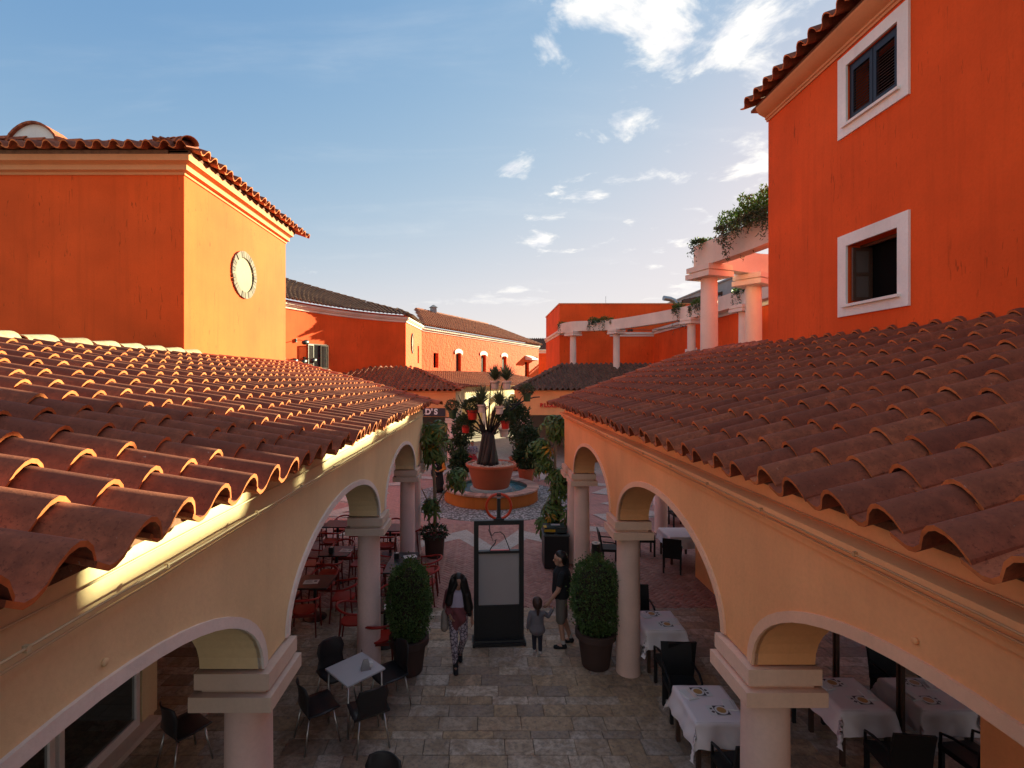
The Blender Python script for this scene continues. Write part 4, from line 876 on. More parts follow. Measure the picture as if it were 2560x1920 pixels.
# ================================================================== low wings round the plaza
def low_wing(name, label, base, x0, x1, y, yb, ze, pitch, wall_mat, hip, old, cols=(), nobj=200, arches=False):
    t = thing('plaza_wing', label, 'building', base)
    if arches:
        arcade_wall(t, (x0, y), (1, 0), (0, -1), cols, 0, x1 - x0, ze, 2.66, .8, .27, .45, wall_mat, M['white_trim'])
        for c in cols: column(t, x0 + c, y + .22)
    else:
        MB().bb(x0, x1, y, y + .4, 2.7, ze).obj('wall', wall_mat, t)
        for c in cols: column(t, x0 + c, y + .2)
    MB().bb(x0, x1, yb - .3, yb, 0, ze).obj('back_wall', M['ceiling'], t); MB().bb(x0 + .05, x1 - .05, y + .45, yb - .3, 3.6, 3.66).obj('ceiling', M['ceiling'], t)
    strip(t, 'cornice', [(x0, y), (x1, y)], [(0, ze - .2), (.06, ze - .2), (.06, ze - .08), (.16, ze - .04), (.16, ze + .02), (0, ze + .04)], wall_mat)
    return t
# left of the fountain: second wing F with a hipped corner
Fw = low_wing('f', 'low wing with dark tile roof and a shop sign, left behind the fountain', (-6, 31, 0), -12, -1.75, 29.6, 37, 4.22, .3, M['peach'], True, False, (3.2, 6.6, 9.95))
fz = lambda y: 4.26 + .28 * (y - 29.2)
fr_ = deck(Fw, [(-12, 29.35, 4.27), (-1.4, 29.35, 4.27), (-4.8, 34.0, fz(34)), (-12, 34.0, fz(34))], M['tile'])
put_tiles(fr_, plane_tiles((-1.2, 29.15, 4.24), (-1, 0), (0, -1), .28, 31, 13, lambda p: p.x < -1.35 - (p.y - 29.15) * .75), True if False else False, nobj=220, lod_far=True)
b = MB(); b.add([(-1.4, 29.3, 4.27), (-1.4, 37, 4.27), (-4.8, 37, 5.7), (-4.8, 34, fz(34))], [(0, 1, 2, 3)]); b.obj('roof_side', M['tile'], Fw)
cap_line(fr_, (-4.8, 34.0, fz(34) + .05), (-1.25, 29.1, 4.32), r=.15)
MB().bb(-2.1, -1.75, 30.0, 36.8, 2.7, 4.22).obj('side_wall', M['cream'], Fw)
for y in (31.5, 34.5): column(Fw, -1.95, y)
# right of the fountain: wing G
Gw = low_wing('g', 'low peach wing with weathered grey-brown tile roof and red shop letters, right behind the fountain', (6, 33, 0), 2.2, 16, 31.0, 37.5, 4.22, .3, M['peach'], True, True, (.25, 3.6, 7.0))
gz = lambda y: 4.26 + .36 * (y - 30.6)
gr_ = deck(Gw, [(1.95, 30.75, 4.28), (16, 30.75, 4.28), (16, 35.0, gz(35)), (5.4, 35.0, gz(35))], M['tile_old'])
put_tiles(gr_, plane_tiles((1.75, 30.55, 4.24), (1, 0), (0, -1), .36, 40, 12, lambda p: p.x > 1.8 + (p.y - 30.55) * .78 and p.y < 35), True, nobj=260, lod_far=True)
cap_line(gr_, (5.4, 35.0, gz(35) + .05), (1.75, 30.5, 4.32), True, r=.15)
b = MB(); b.add([(1.95, 30.75, 4.28), (5.4, 35.0, gz(35)), (5.4, 38, gz(35)), (1.95, 38, 4.28)], [(0, 1, 2, 3)]); b.obj('roof_side', M['tile_old'], Gw)
arcade_wall(Gw, (2.2, 31.2), (0, 1), (-1, 0), (.1, 2.7, 5.3), 0, 5.8, 4.22, 2.66, .7, .25, .4, M['peach'], M['white_trim'])
# far low wing H below the long house, its wall in the sun
Hw = thing('plaza_wing', 'far low cream wing with a sunlit arch below the long house', 'building', (0, 45, 0))
h0 = c0 + cn * 4.6 + cd * -2.0; hl = 22.0
arcade_wall(Hw, h0, cd, cn, (.5, 5.0, 8.6, 12.2, 16), 0, hl, 4.25, 2.6, .9, .3, .5, M['cream'], M['white_trim'])
for u in (.5, 5.0, 8.6, 12.2, 16): q = h0 + cd * u - cn * .25; column(Hw, q.x, q.y)
b = MB(); q0 = h0 - cn * 3.5; q1 = h0 + cd * hl - cn * 3.5; b.quad((q0.x, q0.y, 0), (q1.x, q1.y, 0), (q1.x, q1.y, 4.2), (q0.x, q0.y, 4.2)); b.obj('back_wall', M['cream'], Hw)
def hp(u, back): q = h0 + cd * u + cn * (.35 - back); return (q.x, q.y, 4.3 + back * .26)
b = MB(); b.add([hp(-.5, 0), hp(hl + 1, 0), hp(hl - 3, 4.7), hp(.5, 4.7)], [(0, 1, 2, 3)]); hr = b.obj('roof', M['tile_old'], Hw)
a_, s_, n_ = frame(cn, .26); tl = [tmat(a_, s_, n_, Vector(hp(-.3 + i * .34, -.15 + j * .40))) for j in range(12) for i in range(int(hl / .34)) if i * .34 < hl + .7 - j * .35]
var, low, mats = get_tiles(False); join_instances('tile_field', low[0], mats, tl, hr)

# ================================================================== lettering on the shops
def text_mesh(name, body, size, depth, mat, parent, mtx, font_bold=False):
    cu_ = bpy.data.curves.new(name, 'FONT'); cu_.body = body; cu_.size = size; cu_.extrude = depth; cu_.align_x = 'CENTER'; cu_.offset = .012 * size / .3 if font_bold else 0
    o = bpy.data.objects.new(name, cu_); COL.objects.link(o); dg = bpy.context.evaluated_depsgraph_get(); dg.update()
    me = bpy.data.meshes.new_from_object(o.evaluated_get(dg)); bpy.data.objects.remove(o); bpy.data.curves.remove(cu_)
    me.materials.clear(); me.materials.append(mat); n = link(name, me, parent, mtx); return n
M['sign_red'] = plain('red_sign_letter', (.62, .02, .015), .4); M['sign_white'] = plain('white_sign_letter', (.75, .75, .75), .5); M['sign_dark'] = plain('dark_sign_board', (.03, .03, .045), .5)
S1 = thing('shop_sign', 'red raised lettering on the peach wall right of the fountain', 'sign', (4.2, 30.98, 3.2))
FRONT = Matrix.Rotation(R(90), 4, 'X')
for i, ch in enumerate('BLOCK'): text_mesh('letter', ch, .34, .02, M['sign_red'], S1, Matrix.Translation((3.50 + i * .245, 30.95, 3.2)) @ FRONT @ Matrix.Scale(1.05, 4, (1, 0, 0)), True)
S2 = thing('shop_sign', 'dark shop board with white lettering on the wing left of the fountain', 'sign', (-3.2, 29.5, 2.8))
MB().bb(-5.2, -2.35, 29.5, 29.56, 2.74, 3.22).obj('board', M['sign_dark'], S2)
for i, ch in enumerate("D'S"): text_mesh('letter', ch, .46, .015, M['sign_white'], S2, Matrix.Translation((-3.36 + i * .23, 29.48, 2.86)) @ FRONT, True)

# ================================================================== fountain
FT = thing('fountain', 'round fountain basin with orange wall and striped coping in the plaza', 'fountain', (FX, FY, 0))
M['fount_wall'] = paint('fountain_orange_wall', (.42, .135, .03), .4, .3)
M['coping'] = plain('coping_stone', (.36, .215, .17), .5, var=.35, scale=5, bmp=.2); M['pool'] = plain('pool_mosaic', (.10, .24, .26), .4, var=.35, scale=40)
MB().lathe([(1.93, 0), (1.93, .47)], (FX, FY, 0), 72, 0, False, False).obj('basin_wall', M['fount_wall'], FT, smooth=True)
MB().lathe([(1.54, .47), (1.54, .12), (0, .12)], (FX, FY, 0), 64, 0, False, False).obj('basin', M['pool'], FT, auto=40)
NC = 56; cb = MB(); a0, a1 = .03 * 2 * math.pi / NC, .97 * 2 * math.pi / NC; q = []
for r, a in ((1.50, a0), (1.99, a0), (1.99, a1), (1.50, a1)): q.append((r * math.cos(a), r * math.sin(a)))
cb.prism(q, .472, .535); cme = cb.mesh('coping_stone', M['coping'])
for k in range(NC): link('coping_stone', cme, FT, Matrix.Translation((FX, FY, rng.uniform(-.003, .003))) @ Matrix.Rotation(2 * math.pi * k / NC, 4, 'Z'))
# each stone its own shade
def per_object_shade(m, k=.45):
    nt = m.node_tree; bs = nt.nodes['Principled BSDF']; src = bs.inputs['Base Color'].links[0].from_socket; oi = nt.nodes.new('ShaderNodeObjectInfo')
    f = mr(nt, oi.outputs['Random'], 0, 1, 1 - k, 1 + k); n = nt.nodes.new('ShaderNodeVectorMath'); n.operation = 'SCALE'; nt.links.new(src, n.inputs[0]); nt.links.new(f, n.inputs['Scale']); nt.links.new(n.outputs[0], bs.inputs['Base Color'])
per_object_shade(M['coping'], .4); per_object_shade(M['oval_stone'], .3)
def water_mat():
    m, nt, bs, N, L = newmat('fountain_water'); bs.inputs['Base Color'].default_value = (.09, .22, .25, 1); bs.inputs['Roughness'].default_value = .08; bs.inputs['Specular IOR Level'].default_value = .6
    h = mth(nt, 'ADD', nz(nt, 9, 3, .5, None, None, .6), mth(nt, 'MULTIPLY', nz(nt, 28, 3), .5)); bump(nt, bs, h, .5, .03); return m
M['water'] = water_mat()
MB().lathe([(1.535, .36), (0, .36)], (FX, FY, 0), 48, 0, False, False).obj('water', M['water'], FT)
M['plinth'] = plain('plinth_mosaic', (.26, .33, .34), .6, var=.4, scale=50)
MB().lathe([(.86, .12), (.86, .46), (.80, .48), (0, .48)], (FX, FY, 0), 48, 0, False, False).obj('plinth', M['plinth'], FT, auto=40)
M['terracotta'] = plain('terracotta', (.36, .085, .035), .6, var=.15, scale=3, bmp=.1, bscale=30)
BPt = thing('giant_pot', 'giant terracotta pot standing in the fountain', 'pot', (FX, FY, .48))
MB().lathe([(.0, .485), (.73, .485), (.75, .52), (.95, 1.30), (.97, 1.33), (1.04, 1.34), (1.06, 1.38), (1.06, 1.44), (1.03, 1.46), (.97, 1.45), (.93, 1.36), (0, 1.36)], (FX, FY, 0), 56, 0, False, False).obj('pot', M['terracotta'], BPt, auto=35)
M['gravel'] = brick_mat('pale_gravel', [(.36, .22, .15), (.66, .56, .46)])
pb = MB(); pb.lathe([(0, .035), (.03, .03), (.042, .0), (.03, -.02)], (0, 0, 0), 6, 0, False, False); pb.m = [0] * len(pb.f); ml = []
for k in range(620):
    r = .95 * math.sqrt(rng.random()); a = rng.uniform(0, 6.283); s = rng.uniform(.5, 1.3) * (1.5 if r < .42 else 1)
    ml.append(Matrix.Translation((FX + r * math.cos(a), FY + r * math.sin(a), 1.375 + rng.uniform(0, .02))) @ Matrix.Rotation(rng.uniform(0, 6), 4, 'Z') @ Matrix.Rotation(rng.uniform(-.5, .5), 4, 'X') @ Matrix.Diagonal((s * rng.uniform(.8, 1.4), s, s, 1)))
gv = join_instances('gravel', pb, [M['gravel']], ml, BPt)

# ---- foliage helpers ----------------------------------------------------------------
def leaf_mat(name, col, var=.35, trans=.25):
    m, nt, bs, N, L = newmat(name); at = N.new('ShaderNodeAttribute'); at.attribute_name = 'rnd'; oi = N.new('ShaderNodeObjectInfo')
    r = mth(nt, 'FRACT', mth(nt, 'ADD', oi.outputs['Random'], at.outputs['Fac']))
    c = mixc(nt, r, dk(col, 1 - var), (col[0] * (1 + var * 1.5), col[1] * (1 + var), col[2] * (1 + var * .4))); L.new(c, bs.inputs['Base Color']); bs.inputs['Roughness'].default_value = .5; bs.inputs['Specular IOR Level'].default_value = .35
    t = N.new('ShaderNodeBsdfTranslucent'); L.new(c, t.inputs[0]); mx = N.new('ShaderNodeMixShader'); mx.inputs[0].default_value = trans; o = N['Material Output']
    L.new(bs.outputs[0], mx.inputs[1]); L.new(t.outputs[0], mx.inputs[2]); L.new(mx.outputs[0], o.inputs[0]); return m
M['leaf_box'] = leaf_mat('boxwood_leaf', (.075, .135, .042)); M['leaf_sch'] = leaf_mat('umbrella_leaf', (.085, .145, .035)); M['leaf_dark'] = leaf_mat('dark_leaf', (.035, .065, .03))
M['leaf_yucca'] = leaf_mat('yucca_leaf', (.10, .13, .07)); M['leaf_ivy'] = leaf_mat('trailing_leaf', (.075, .095, .055), .5); M['leaf_yellow'] = leaf_mat('yellow_leaf', (.35, .20, .02)); M['flower'] = leaf_mat('pink_flower', (.35, .03, .07))
M['bark'] = plain('pale_bark', (.24, .17, .11), .85, var=.3, scale=20, bmp=.5); M['bark_black'] = plain('blackened_trunk', (.011, .009, .010), .55, var=.4, scale=14, bmp=.6, bscale=25)
def add_leaf(vs, fs, rv, p, d, up, ln, w, r, bend=.25):
    d = d.normalized(); side = d.cross(up); side = side.normalized() if side.length > 1e-4 else d.orthogonal().normalized(); nn = side.cross(d)
    o = len(vs); m = p + d * (ln * .5) ; e = p + d * ln - nn * (ln * bend)
    vs += [tuple(p), tuple(m + side * w / 2), tuple(e), tuple(m - side * w / 2)]; fs.append((o, o + 1, o + 2, o + 3)); rv += [r] * 4
def leaves_obj(name, vs, fs, rv, mat, parent, stuff=True):
    me = bpy.data.meshes.new(name); me.from_pydata(vs, [], fs); me.materials.append(mat); a = me.attributes.new('rnd', 'FLOAT', 'POINT'); a.data.foreach_set('value', rv); me.update(); o = link(name, me, parent)
    if stuff: o['kind'] = 'stuff'
    return o
def rv3(): 
    while True:
        v = Vector((rng.uniform(-1, 1), rng.uniform(-1, 1), rng.uniform(-1, 1)))
        if .05 < v.length < 1: return v.normalized()
def bush(name, parent, c, rad, n, lf, lw, mat, shape=None, inner=.55):
    vs, fs, rv = [], [], []; c = Vector(c)
    for _ in range(n):
        d = rv3(); k = rng.uniform(inner, 1.0) ** .6 if rng.random() > .05 else rng.uniform(1.0, 1.13); lump = 1 + .07 * math.sin(d.x * 7 + 1) * math.sin(d.z * 6 + 2) + .05 * math.sin(d.y * 11)
        q = Vector((d.x * rad[0], d.y * rad[1], d.z * rad[2])) * (k * lump)
        if shape: q = shape(q)
        add_leaf(vs, fs, rv, c + q, (d + rv3() * .9), rv3(), lf * rng.uniform(.7, 1.3), lw, rng.random())
    return leaves_obj(name, vs, fs, rv, mat, parent)
def pot_mesh(parent, r0, r1, h, mat, z=0.0, rim=.05, lip=.03, name='pot', seg=28):
    b = MB(); b.lathe([(0, z), (r0, z), (r0 + .01, z + .02), (r1 - .02, z + h - rim), (r1 + lip - .015, z + h - rim), (r1 + lip, z + h - rim + .012), (r1 + lip, z + h - .008), (r1 + lip - .012, z + h), (r1 - .02, z + h), (r1 - .04, z + h - .06), (0, z + h - .07)], (0, 0, 0), seg, 0, False, False); return b.obj(name, mat, parent, auto=35)

# ---- the blackened trunk with its hanging pots ----------------------------------------
TR = thing('pot_tree', 'blackened tree trunk with iron branches carrying flower pots, standing in the giant pot', 'sculpture', (FX - .12, FY, 1.38), world=False)
tb = MB()
for k in range(9):
    a = 2 * math.pi * k / 9 + .2; r0 = .31 + .06 * math.sin(k * 2.1); pts = []
    for i in range(8):
        t = i / 7; rr = r0 * (1 - t * .55) + .03 * math.sin(3 * t + k); pts.append((rr * math.cos(a + t * .8), rr * math.sin(a + t * .8) * .9, t * 1.35))
    tb.tube(pts, [.15 - .05 * i / 7 for i in range(8)], 8)
tb.lathe([(.36, 0), (.27, .25), (.22, .6), (.18, 1.0), (.13, 1.4)], (0, 0, 0), 14); tb.obj('trunk', M['bark_black'], TR, smooth=True)
PX = lambda px, py, d=FY: ((px - 485) / 500 * d, 5 - (py - 378) / 500 * d)
pots = []   # (px, py of pot middle, depth offset, colour, radius, plant)
POTS = [(494.9, 385, .05, 'white', .20, 'yucca', 'white pot with spiky yucca at the top left of the pot tree'), (506.7, 385, -.25, 'white', .20, 'yucca', 'white pot with spiky yucca at the top right of the pot tree'),
        (481.3, 408.5, -.35, 'white', .19, 'yucca', 'white pot with tall spiky yucca, second tier left of the black trunk'), (499.5, 410, -.5, 'white', .19, 'yucca', 'white pot with small yucca right in front of the trunk fork'),
        (472.4, 414.5, -.1, 'red', .24, 'bush', 'upper red pot with dark bushy plant left of the trunk'), (465.7, 428.6, .1, 'red', .20, 'bush', 'lower red pot with dark bushy plant left of the trunk'),
        (505.2, 424.5, -.3, 'red', .20, 'bush', 'red pot with drooping plant right of the trunk'), (504.0, 432.5, .25, 'white', .22, 'none', 'empty white pot under the red one right of the trunk'),
        (527.0, 397.5, .0, 'green', .19, 'bushpale', 'green pot with grey-green plant at the end of the long right branch'), (452.6, 414.0, .3, 'green', .20, 'bushpale', 'olive green pot with grey-green plant at the far left branch')]
M['pot_white'] = plain('white_glazed_pot', (.60, .50, .46), .5); M['pot_red'] = plain('red_glazed_pot', (.42, .020, .012), .4); M['pot_green'] = plain('dark_green_pot', (.035, .07, .03), .5)
def branch(p0, p1, r=.028, sag=-.18):
    p0 = Vector(p0); p1 = Vector(p1); m = p0.lerp(p1, .55) + Vector((0, 0, sag)); pts = [(1 - t) ** 2 * p0 + 2 * t * (1 - t) * m + t * t * p1 for t in [i / 8 for i in range(9)]]
    b = MB(); b.tube(pts, [r * (1.5 - .8 * i / 8) for i in range(9)], 6); return b.obj('branch', M['bark_black'], TR, smooth=True)
def yucca(parent, z, h, n=230):
    vs, fs, rv = [], [], []
    for _ in range(n):
        a = rng.uniform(0, 6.283); el = rng.uniform(.15, 1.5); d = Vector((math.cos(a) * math.cos(el), math.sin(a) * math.cos(el), math.sin(el))); add_leaf(vs, fs, rv, Vector((0, 0, z + rng.uniform(0, h * .25))), d, Vector((0, 0, 1)), h * rng.uniform(.7, 1.1), .042, rng.random(), .12)
    return leaves_obj('foliage', vs, fs, rv, M['leaf_yucca'], parent)
for px, py, dy, colr, rad, plant, lab in POTS:
    d = FY + dy; x, z = PX(px, py, d); h = rad * 1.75; t = thing('hanging_pot', lab, 'flower pot', (x, d, z - h / 2), 'pots on the pot tree', world=False)
    p = pot_mesh(t, rad * .68, rad * .95, h, M['pot_' + colr], 0, h * .2, .018)
    rg = MB(); rg.lathe([(rad * .99, h * .74), (rad * 1.02, h * .72), (rad * .99, h * .70)], (0, 0, 0), 20, 0, False, False); rg.obj('iron_ring', M['black'], t)
    if plant == 'yucca': yucca(t, h * .95, .80 if 'tall' in lab else .66)
    elif plant == 'bush': bush('foliage', t, (0, 0, h * 1.45), (rad * 1.75, rad * 1.75, rad * .95), 640, .12, .06, M['leaf_dark'])
    elif plant == 'bushpale': bush('foliage', t, (0, 0, h * 1.5), (rad * 1.35, rad * 1.35, rad * 1.05), 420, .12, .05, M['leaf_ivy'])
    bx = FX - .12; branch((rng.uniform(-.08, .08), rng.uniform(-.08, .08), 1.15 if z < 3.6 else 1.35), (x - bx + (rad if x < bx else -rad) * .9, dy, z + h * .2 - 1.38), .03, -.25 if z > 3.6 else -.05)
for (x, z), (x1, z1) in (((.9, 2.5), (1.6, 2.75)), ((-.7, 1.9), (-1.25, 2.9)), ((.45, 2.2), (.62, 3.2))): branch((x * .3, 0, 1.3), (x, .1, z), .03, .3); branch((x, .1, z), (x1, .05, z1), .022, -.15)
branch((.1, 0, 1.35), (2.15, 0, 2.83), .035, .7)
for k in range(12):
    a = rng.uniform(0, 6.28); rr = rng.uniform(.35, .95); zz = rng.uniform(1.5, 2.9); branch((.1 * math.cos(a), .1 * math.sin(a), rng.uniform(.9, 1.35)), (rr * math.cos(a), rr * math.sin(a) * .7, zz), .024, rng.uniform(-.2, .3))

# ================================================================== planters
def umbel_meshes():
    out = []
    for s in range(4):
        r2 = random.Random(s); vs, fs, rv = [], [], []; n = r2.choice([7, 8, 9])
        for k in range(n):
            a = 2 * math.pi * k / n + r2.uniform(-.2, .2); drop = r2.uniform(.35, .75); ln = r2.uniform(.17, .24); w = .062
            dr = Vector((math.cos(a), math.sin(a), -.15)); sd = Vector((-math.sin(a), math.cos(a), 0)); o = len(vs)
            p = [dr * .03, dr * (.03 + ln * .35) + Vector((0, 0, -.01)), dr * (.03 + ln * .7) + Vector((0, 0, -drop * .08)), dr * (.03 + ln * .95) + Vector((0, 0, -drop * .2))]
            ww = [.012, w * .9, w, .01]
            for q, e in zip(p, ww): vs += [tuple(q + sd * e / 2), tuple(q + Vector((0, 0, -.006))), tuple(q - sd * e / 2)]
            for i in range(3):
                b0 = o + i * 3; fs += [(b0, b0 + 1, b0 + 4, b0 + 3), (b0 + 1, b0 + 2, b0 + 5, b0 + 4)]
            rv += [r2.random()] * 12
        out.append((vs, fs, rv))
    return out
UMB = []
for mt in ('leaf_sch', 'leaf_yellow'):
    row = []
    for vs, fs, rv in umbel_meshes():
        me = bpy.data.meshes.new('leaf'); me.from_pydata(vs, [], fs); me.materials.append(M[mt]); me.polygons.foreach_set('use_smooth', [True] * len(fs)); a = me.attributes.new('rnd', 'FLOAT', 'POINT'); a.data.foreach_set('value', rv); row.append(me)
    UMB.append(row)
M['pot_brown'] = plain('dark_brown_planter', (.055, .026, .020), .7, var=.2, scale=4); M['soil'] = plain('potting_soil', (.04, .028, .02), .95)
def schefflera(label, loc, stems, crowns, pot=(.24, .31, .60), flowers=True, size=1.0, matpot='pot_brown', yellow=.04):
    t = thing('umbrella_tree', label, 'potted tree', loc, world=False); pot_mesh(t, *pot, M[matpot])
    h = pot[2]; MB().lathe([(pot[1] - .05, h - .05), (0, h - .045)], (0, 0, 0), 20, 0, False, False).obj('soil', M['soil'], t)
    for pts, r in stems: b = MB(); b.tube(pts, [r * (1.15 - .5 * i / (len(pts) - 1)) for i in range(len(pts))], 8); b.obj('trunk', M['bark'], t, smooth=True)
    for c, rad, n in crowns:
        for _ in range(n):
            d = rv3(); k = rng.uniform(.35, 1.0); p = Vector(c) + Vector((d.x * rad[0], d.y * rad[1], d.z * rad[2])) * k; out = Vector((d.x, d.y, .9 + .3 * d.z)).normalized()
            q = out.to_track_quat('Z', 'Y').to_matrix().to_4x4(); s = rng.uniform(.85, 1.25) * size
            link('leaf', rng.choice(UMB[1] if rng.random() < yellow else UMB[0]), t, Matrix.Translation(p) @ q @ Matrix.Rotation(rng.uniform(0, 6), 4, 'Z') @ Matrix.Scale(s, 4))
    if flowers:
        bush('ground_plants', t, (0, 0, h + .06), (pot[1] * 1.15, pot[1] * 1.15, .2), 500, .09, .045, M['leaf_dark']); bush('flowers', t, (0, 0, h + .12), (pot[1] * 1.15, pot[1] * 1.15, .18), 60, .045, .04, M['flower'], inner=.9)
    return t
schefflera('umbrella tree with drooping leaf clusters in a dark pot left of the passage end', (-1.42, 14.05, 0),
           [([(0, 0, .5), (.02, .05, 1.2), (.0, .02, 2.0), (-.06, 0, 2.9), (-.04, 0, 3.5)], .05), ([(-.06, .02, .5), (-.16, .02, 1.0), (-.22, .0, 1.6), (-.36, 0, 1.9)], .022), ([(.0, .02, 1.3), (.22, .0, 1.7), (.5, -.05, 2.05)], .022)],
           [((-.02, 0, 3.45), (.52, .5, .50), 46), ((-.05, .1, 2.85), (.5, .45, .35), 22), ((.62, .05, 2.2), (.36, .34, .36), 24), ((-.1, .05, 1.45), (.36, .32, .28), 16)], size=1.0, yellow=.07)
schefflera('tall umbrella tree with drooping leaf clusters in a pot behind the black litter bin', (2.02, 14.35, 0),
           [([(0, 0, .5), (.06, 0, 1.2), (-.02, .04, 1.9), (.0, .02, 2.9), (.02, 0, 3.7)], .048), ([(-.08, 0, .5), (-.12, 0, 1.1), (-.05, 0, 1.7), (-.1, 0, 2.3)], .03), ([(.1, 0, .5), (.12, 0, 1.2), (.2, 0, 1.8)], .03)],
           [((.0, 0, 3.6), (.45, .45, .42), 36), ((-.42, .2, 3.0), (.42, .4, .34), 26), ((-.3, .2, 2.5), (.45, .4, .36), 26), ((.1, 0, 2.05), (.42, .4, .5), 34), ((.0, -.1, 1.3), (.46, .4, .42), 24), ((-.35, -.1, .9), (.25, .25, .25), 10)], yellow=.03)
# darker potted trees further back
def dark_tree(label, loc, pot, crown, trunk, n, mat='leaf_dark', potm='terracotta'):
    t = thing('potted_tree', label, 'potted tree', loc, world=False); pot_mesh(t, *pot, M[potm]); b = MB(); b.tube(trunk, .03, 7); b.obj('trunk', M['bark'], t, smooth=True)
    for c, rad, k in crown: bush('foliage', t, c, rad, int(k * 1.6), .20, .09, M[mat], inner=.2)
    return t
dark_tree('dense dark potted tree right of the fountain trunk', (1.72, 27.2, 0), (.3, .42, .7), [((.1, 0, 2.5), (.68, .6, 1.15), 900), ((-.25, 0, 3.4), (.5, .5, .5), 300)], [(0, 0, .6), (.05, 0, 1.8), (0, 0, 3.2)], 0)
dark_tree('bushy dark plant in a terracotta pot right behind the fountain', (1.95, 23.6, 0), (.28, .42, .75), [((0, 0, 1.35), (.55, .5, .6), 900), ((.1, 0, 2.2), (.45, .4, .5), 500)], [(0, 0, .6), (.0, 0, 1.8)], 0)
dark_tree('slender dark potted tree left behind the fountain', (-1.25, 25.6, 0), (.25, .34, .6), [((.1, 0, 2.3), (.5, .5, .8), 560), ((-.2, 0, 1.4), (.42, .4, .5), 300)], [(-.3, 0, .5), (0, 0, 1.6), (.3, 0, 2.6)], 0)
dark_tree('low dark shrub in a pot left of the fountain', (-1.15, 23.0, 0), (.26, .34, .55), [((0, 0, 1.1), (.42, .4, .55), 700)], [(0, 0, .5), (0, 0, 1.2)], 0)
# clipped topiaries ---------------------------------------------------------------------
M['pot_topiary'] = plain('topiary_pot', (.060, .032, .026), .75, var=.2, scale=3)
def cyl(t): t = min(.985, abs(t)); return min(1.5, math.sqrt((1 - t ** 3.2) / (1 - t * t))) * .97
def topiary(label, loc, rb, zc, rz, pot):
    t = thing('topiary', label, 'topiary', loc, 'clipped bushes in pots', world=False); pot_mesh(t, *pot, M['pot_topiary'], 0, .12, .03, seg=36); h = pot[2]
    MB().lathe([(pot[1] - .05, h - .05), (0, h - .04)], (0, 0, 0), 24, 0, False, False).obj('soil', M['soil'], t); b = MB(); b.tube([(0, 0, .4), (0, 0, .9)], .04, 8); b.obj('stem', M['bark'], t)
    bush('foliage', t, (0, 0, zc), (rb, rb, rz), 9000, .040, .026, M['leaf_box'], lambda q: Vector((q.x * cyl(q.z / rz), q.y * cyl(q.z / rz), q.z)), .8); ib = MB(); ib.lathe([(rb * .8 * math.sin(math.pi * i / 12), -rz * .86 * math.cos(math.pi * i / 12)) for i in range(13)], (0, 0, zc), 20, 0, False, False); ib.obj('branch_core', M['soil'], t, smooth=True)
    return t
topiary('clipped oval bush in a brown pot beside the left arcade column', (-1.30, 8.55, 0), .37, 1.20, .66, (.22, .31, .60))
topiary('clipped rounder bush in a brown pot in front of the right arcade column', (1.93, 8.72, 0), .43, 1.21, .66, (.23, .325, .62))

# ================================================================== advertising stand
AD = thing('advertising_stand', 'tall black advertising stand with grey panel and orange ring, mid passage', 'stand', (.26, 9.45, 0), world=False)
M['panel'] = plain('grey_poster_back', (.36, .32, .31), .7, var=.05, scale=2); M['ring_orange'] = plain('orange_ring_lacquer', (.55, .045, .012), .35); M['neon'] = plain('pink_led_strip', (.75, .18, .18), .4)
b = MB(); b.bb(-.47, -.385, -.05, .05, .1, 2.32); b.bb(.385, .47, -.05, .05, .1, 2.32); b.bb(-.385, .385, -.049, .049, 2.235, 2.319); b.bb(-.385, .385, -.048, .048, 1.70, 1.745); b.obj('frame', M['black'], AD)
b = MB(); b.bb(-.384, .384, -.015, .03, .72, 1.695); b.obj('panel', M['panel'], AD)
b = MB(); b.bb(-.384, .384, -.04, .045, .10, .715); b.obj('lower_panel', M['black'], AD)
b = MB(); b.prism([(-.50, -.17), (.50, -.17), (.50, .17), (-.50, .17)], .02, .07); b.box((0, 0, .085), (.98, .26, .03), 0, 0, .96)
for sx in (-1, 1):
    for sy in (-1, 1): b.lathe([(.022, 0), (.022, .02)], (sx * .48, sy * .15, 0), 10)
b.obj('base', M['black'], AD)
rg = MB(); n = 36; rad = .235; rg.tube([(rad * math.cos(2 * math.pi * i / n), 0, 2.575 + rad * math.sin(2 * math.pi * i / n)) for i in range(n + 1)], .026, 8, 0, False); rg.obj('ring', M['ring_orange'], AD, smooth=True)
b = MB(); b.bb(-.032, .032, -.03, .03, 2.36, 2.73); b.prism([(-.10, -.04), (.10, -.04), (.10, .04), (-.10, .04)], 2.32, 2.35); b.box((0, 0, 2.365), (.13, .07, .04), 0, 0, .5); b.box((0, 0, 2.80), (.08, .05, .06)); b.obj('ring_post', M['black'], AD)
b = MB(); b.tube([(-.18, 0, 2.23), (-.17, -.01, 2.12), (-.13, .0, 2.02), (-.08, 0, 2.08), (.03, 0, 2.09), (.10, 0, 2.03), (.16, 0, 1.88), (.21, 0, 1.745)], .009, 6); b.tube([(-.05, 0, 1.95), (-.07, 0, 1.88), (-.14, 0, 1.80), (-.17, 0, 1.745)], .009, 6); b.tube([(-.2, .01, 2.14), (-.15, 0, 2.03), (-.11, 0, 1.92), (-.07, 0, 1.93)], .006, 5); b.obj('loose_cable', M['black'], AD)
b = MB(); b.bb(-.16, .20, -.02, .02, 1.746, 1.758); b.obj('light_strip', M['neon'], AD)
AD.rotation_euler = (0, 0, R(4))

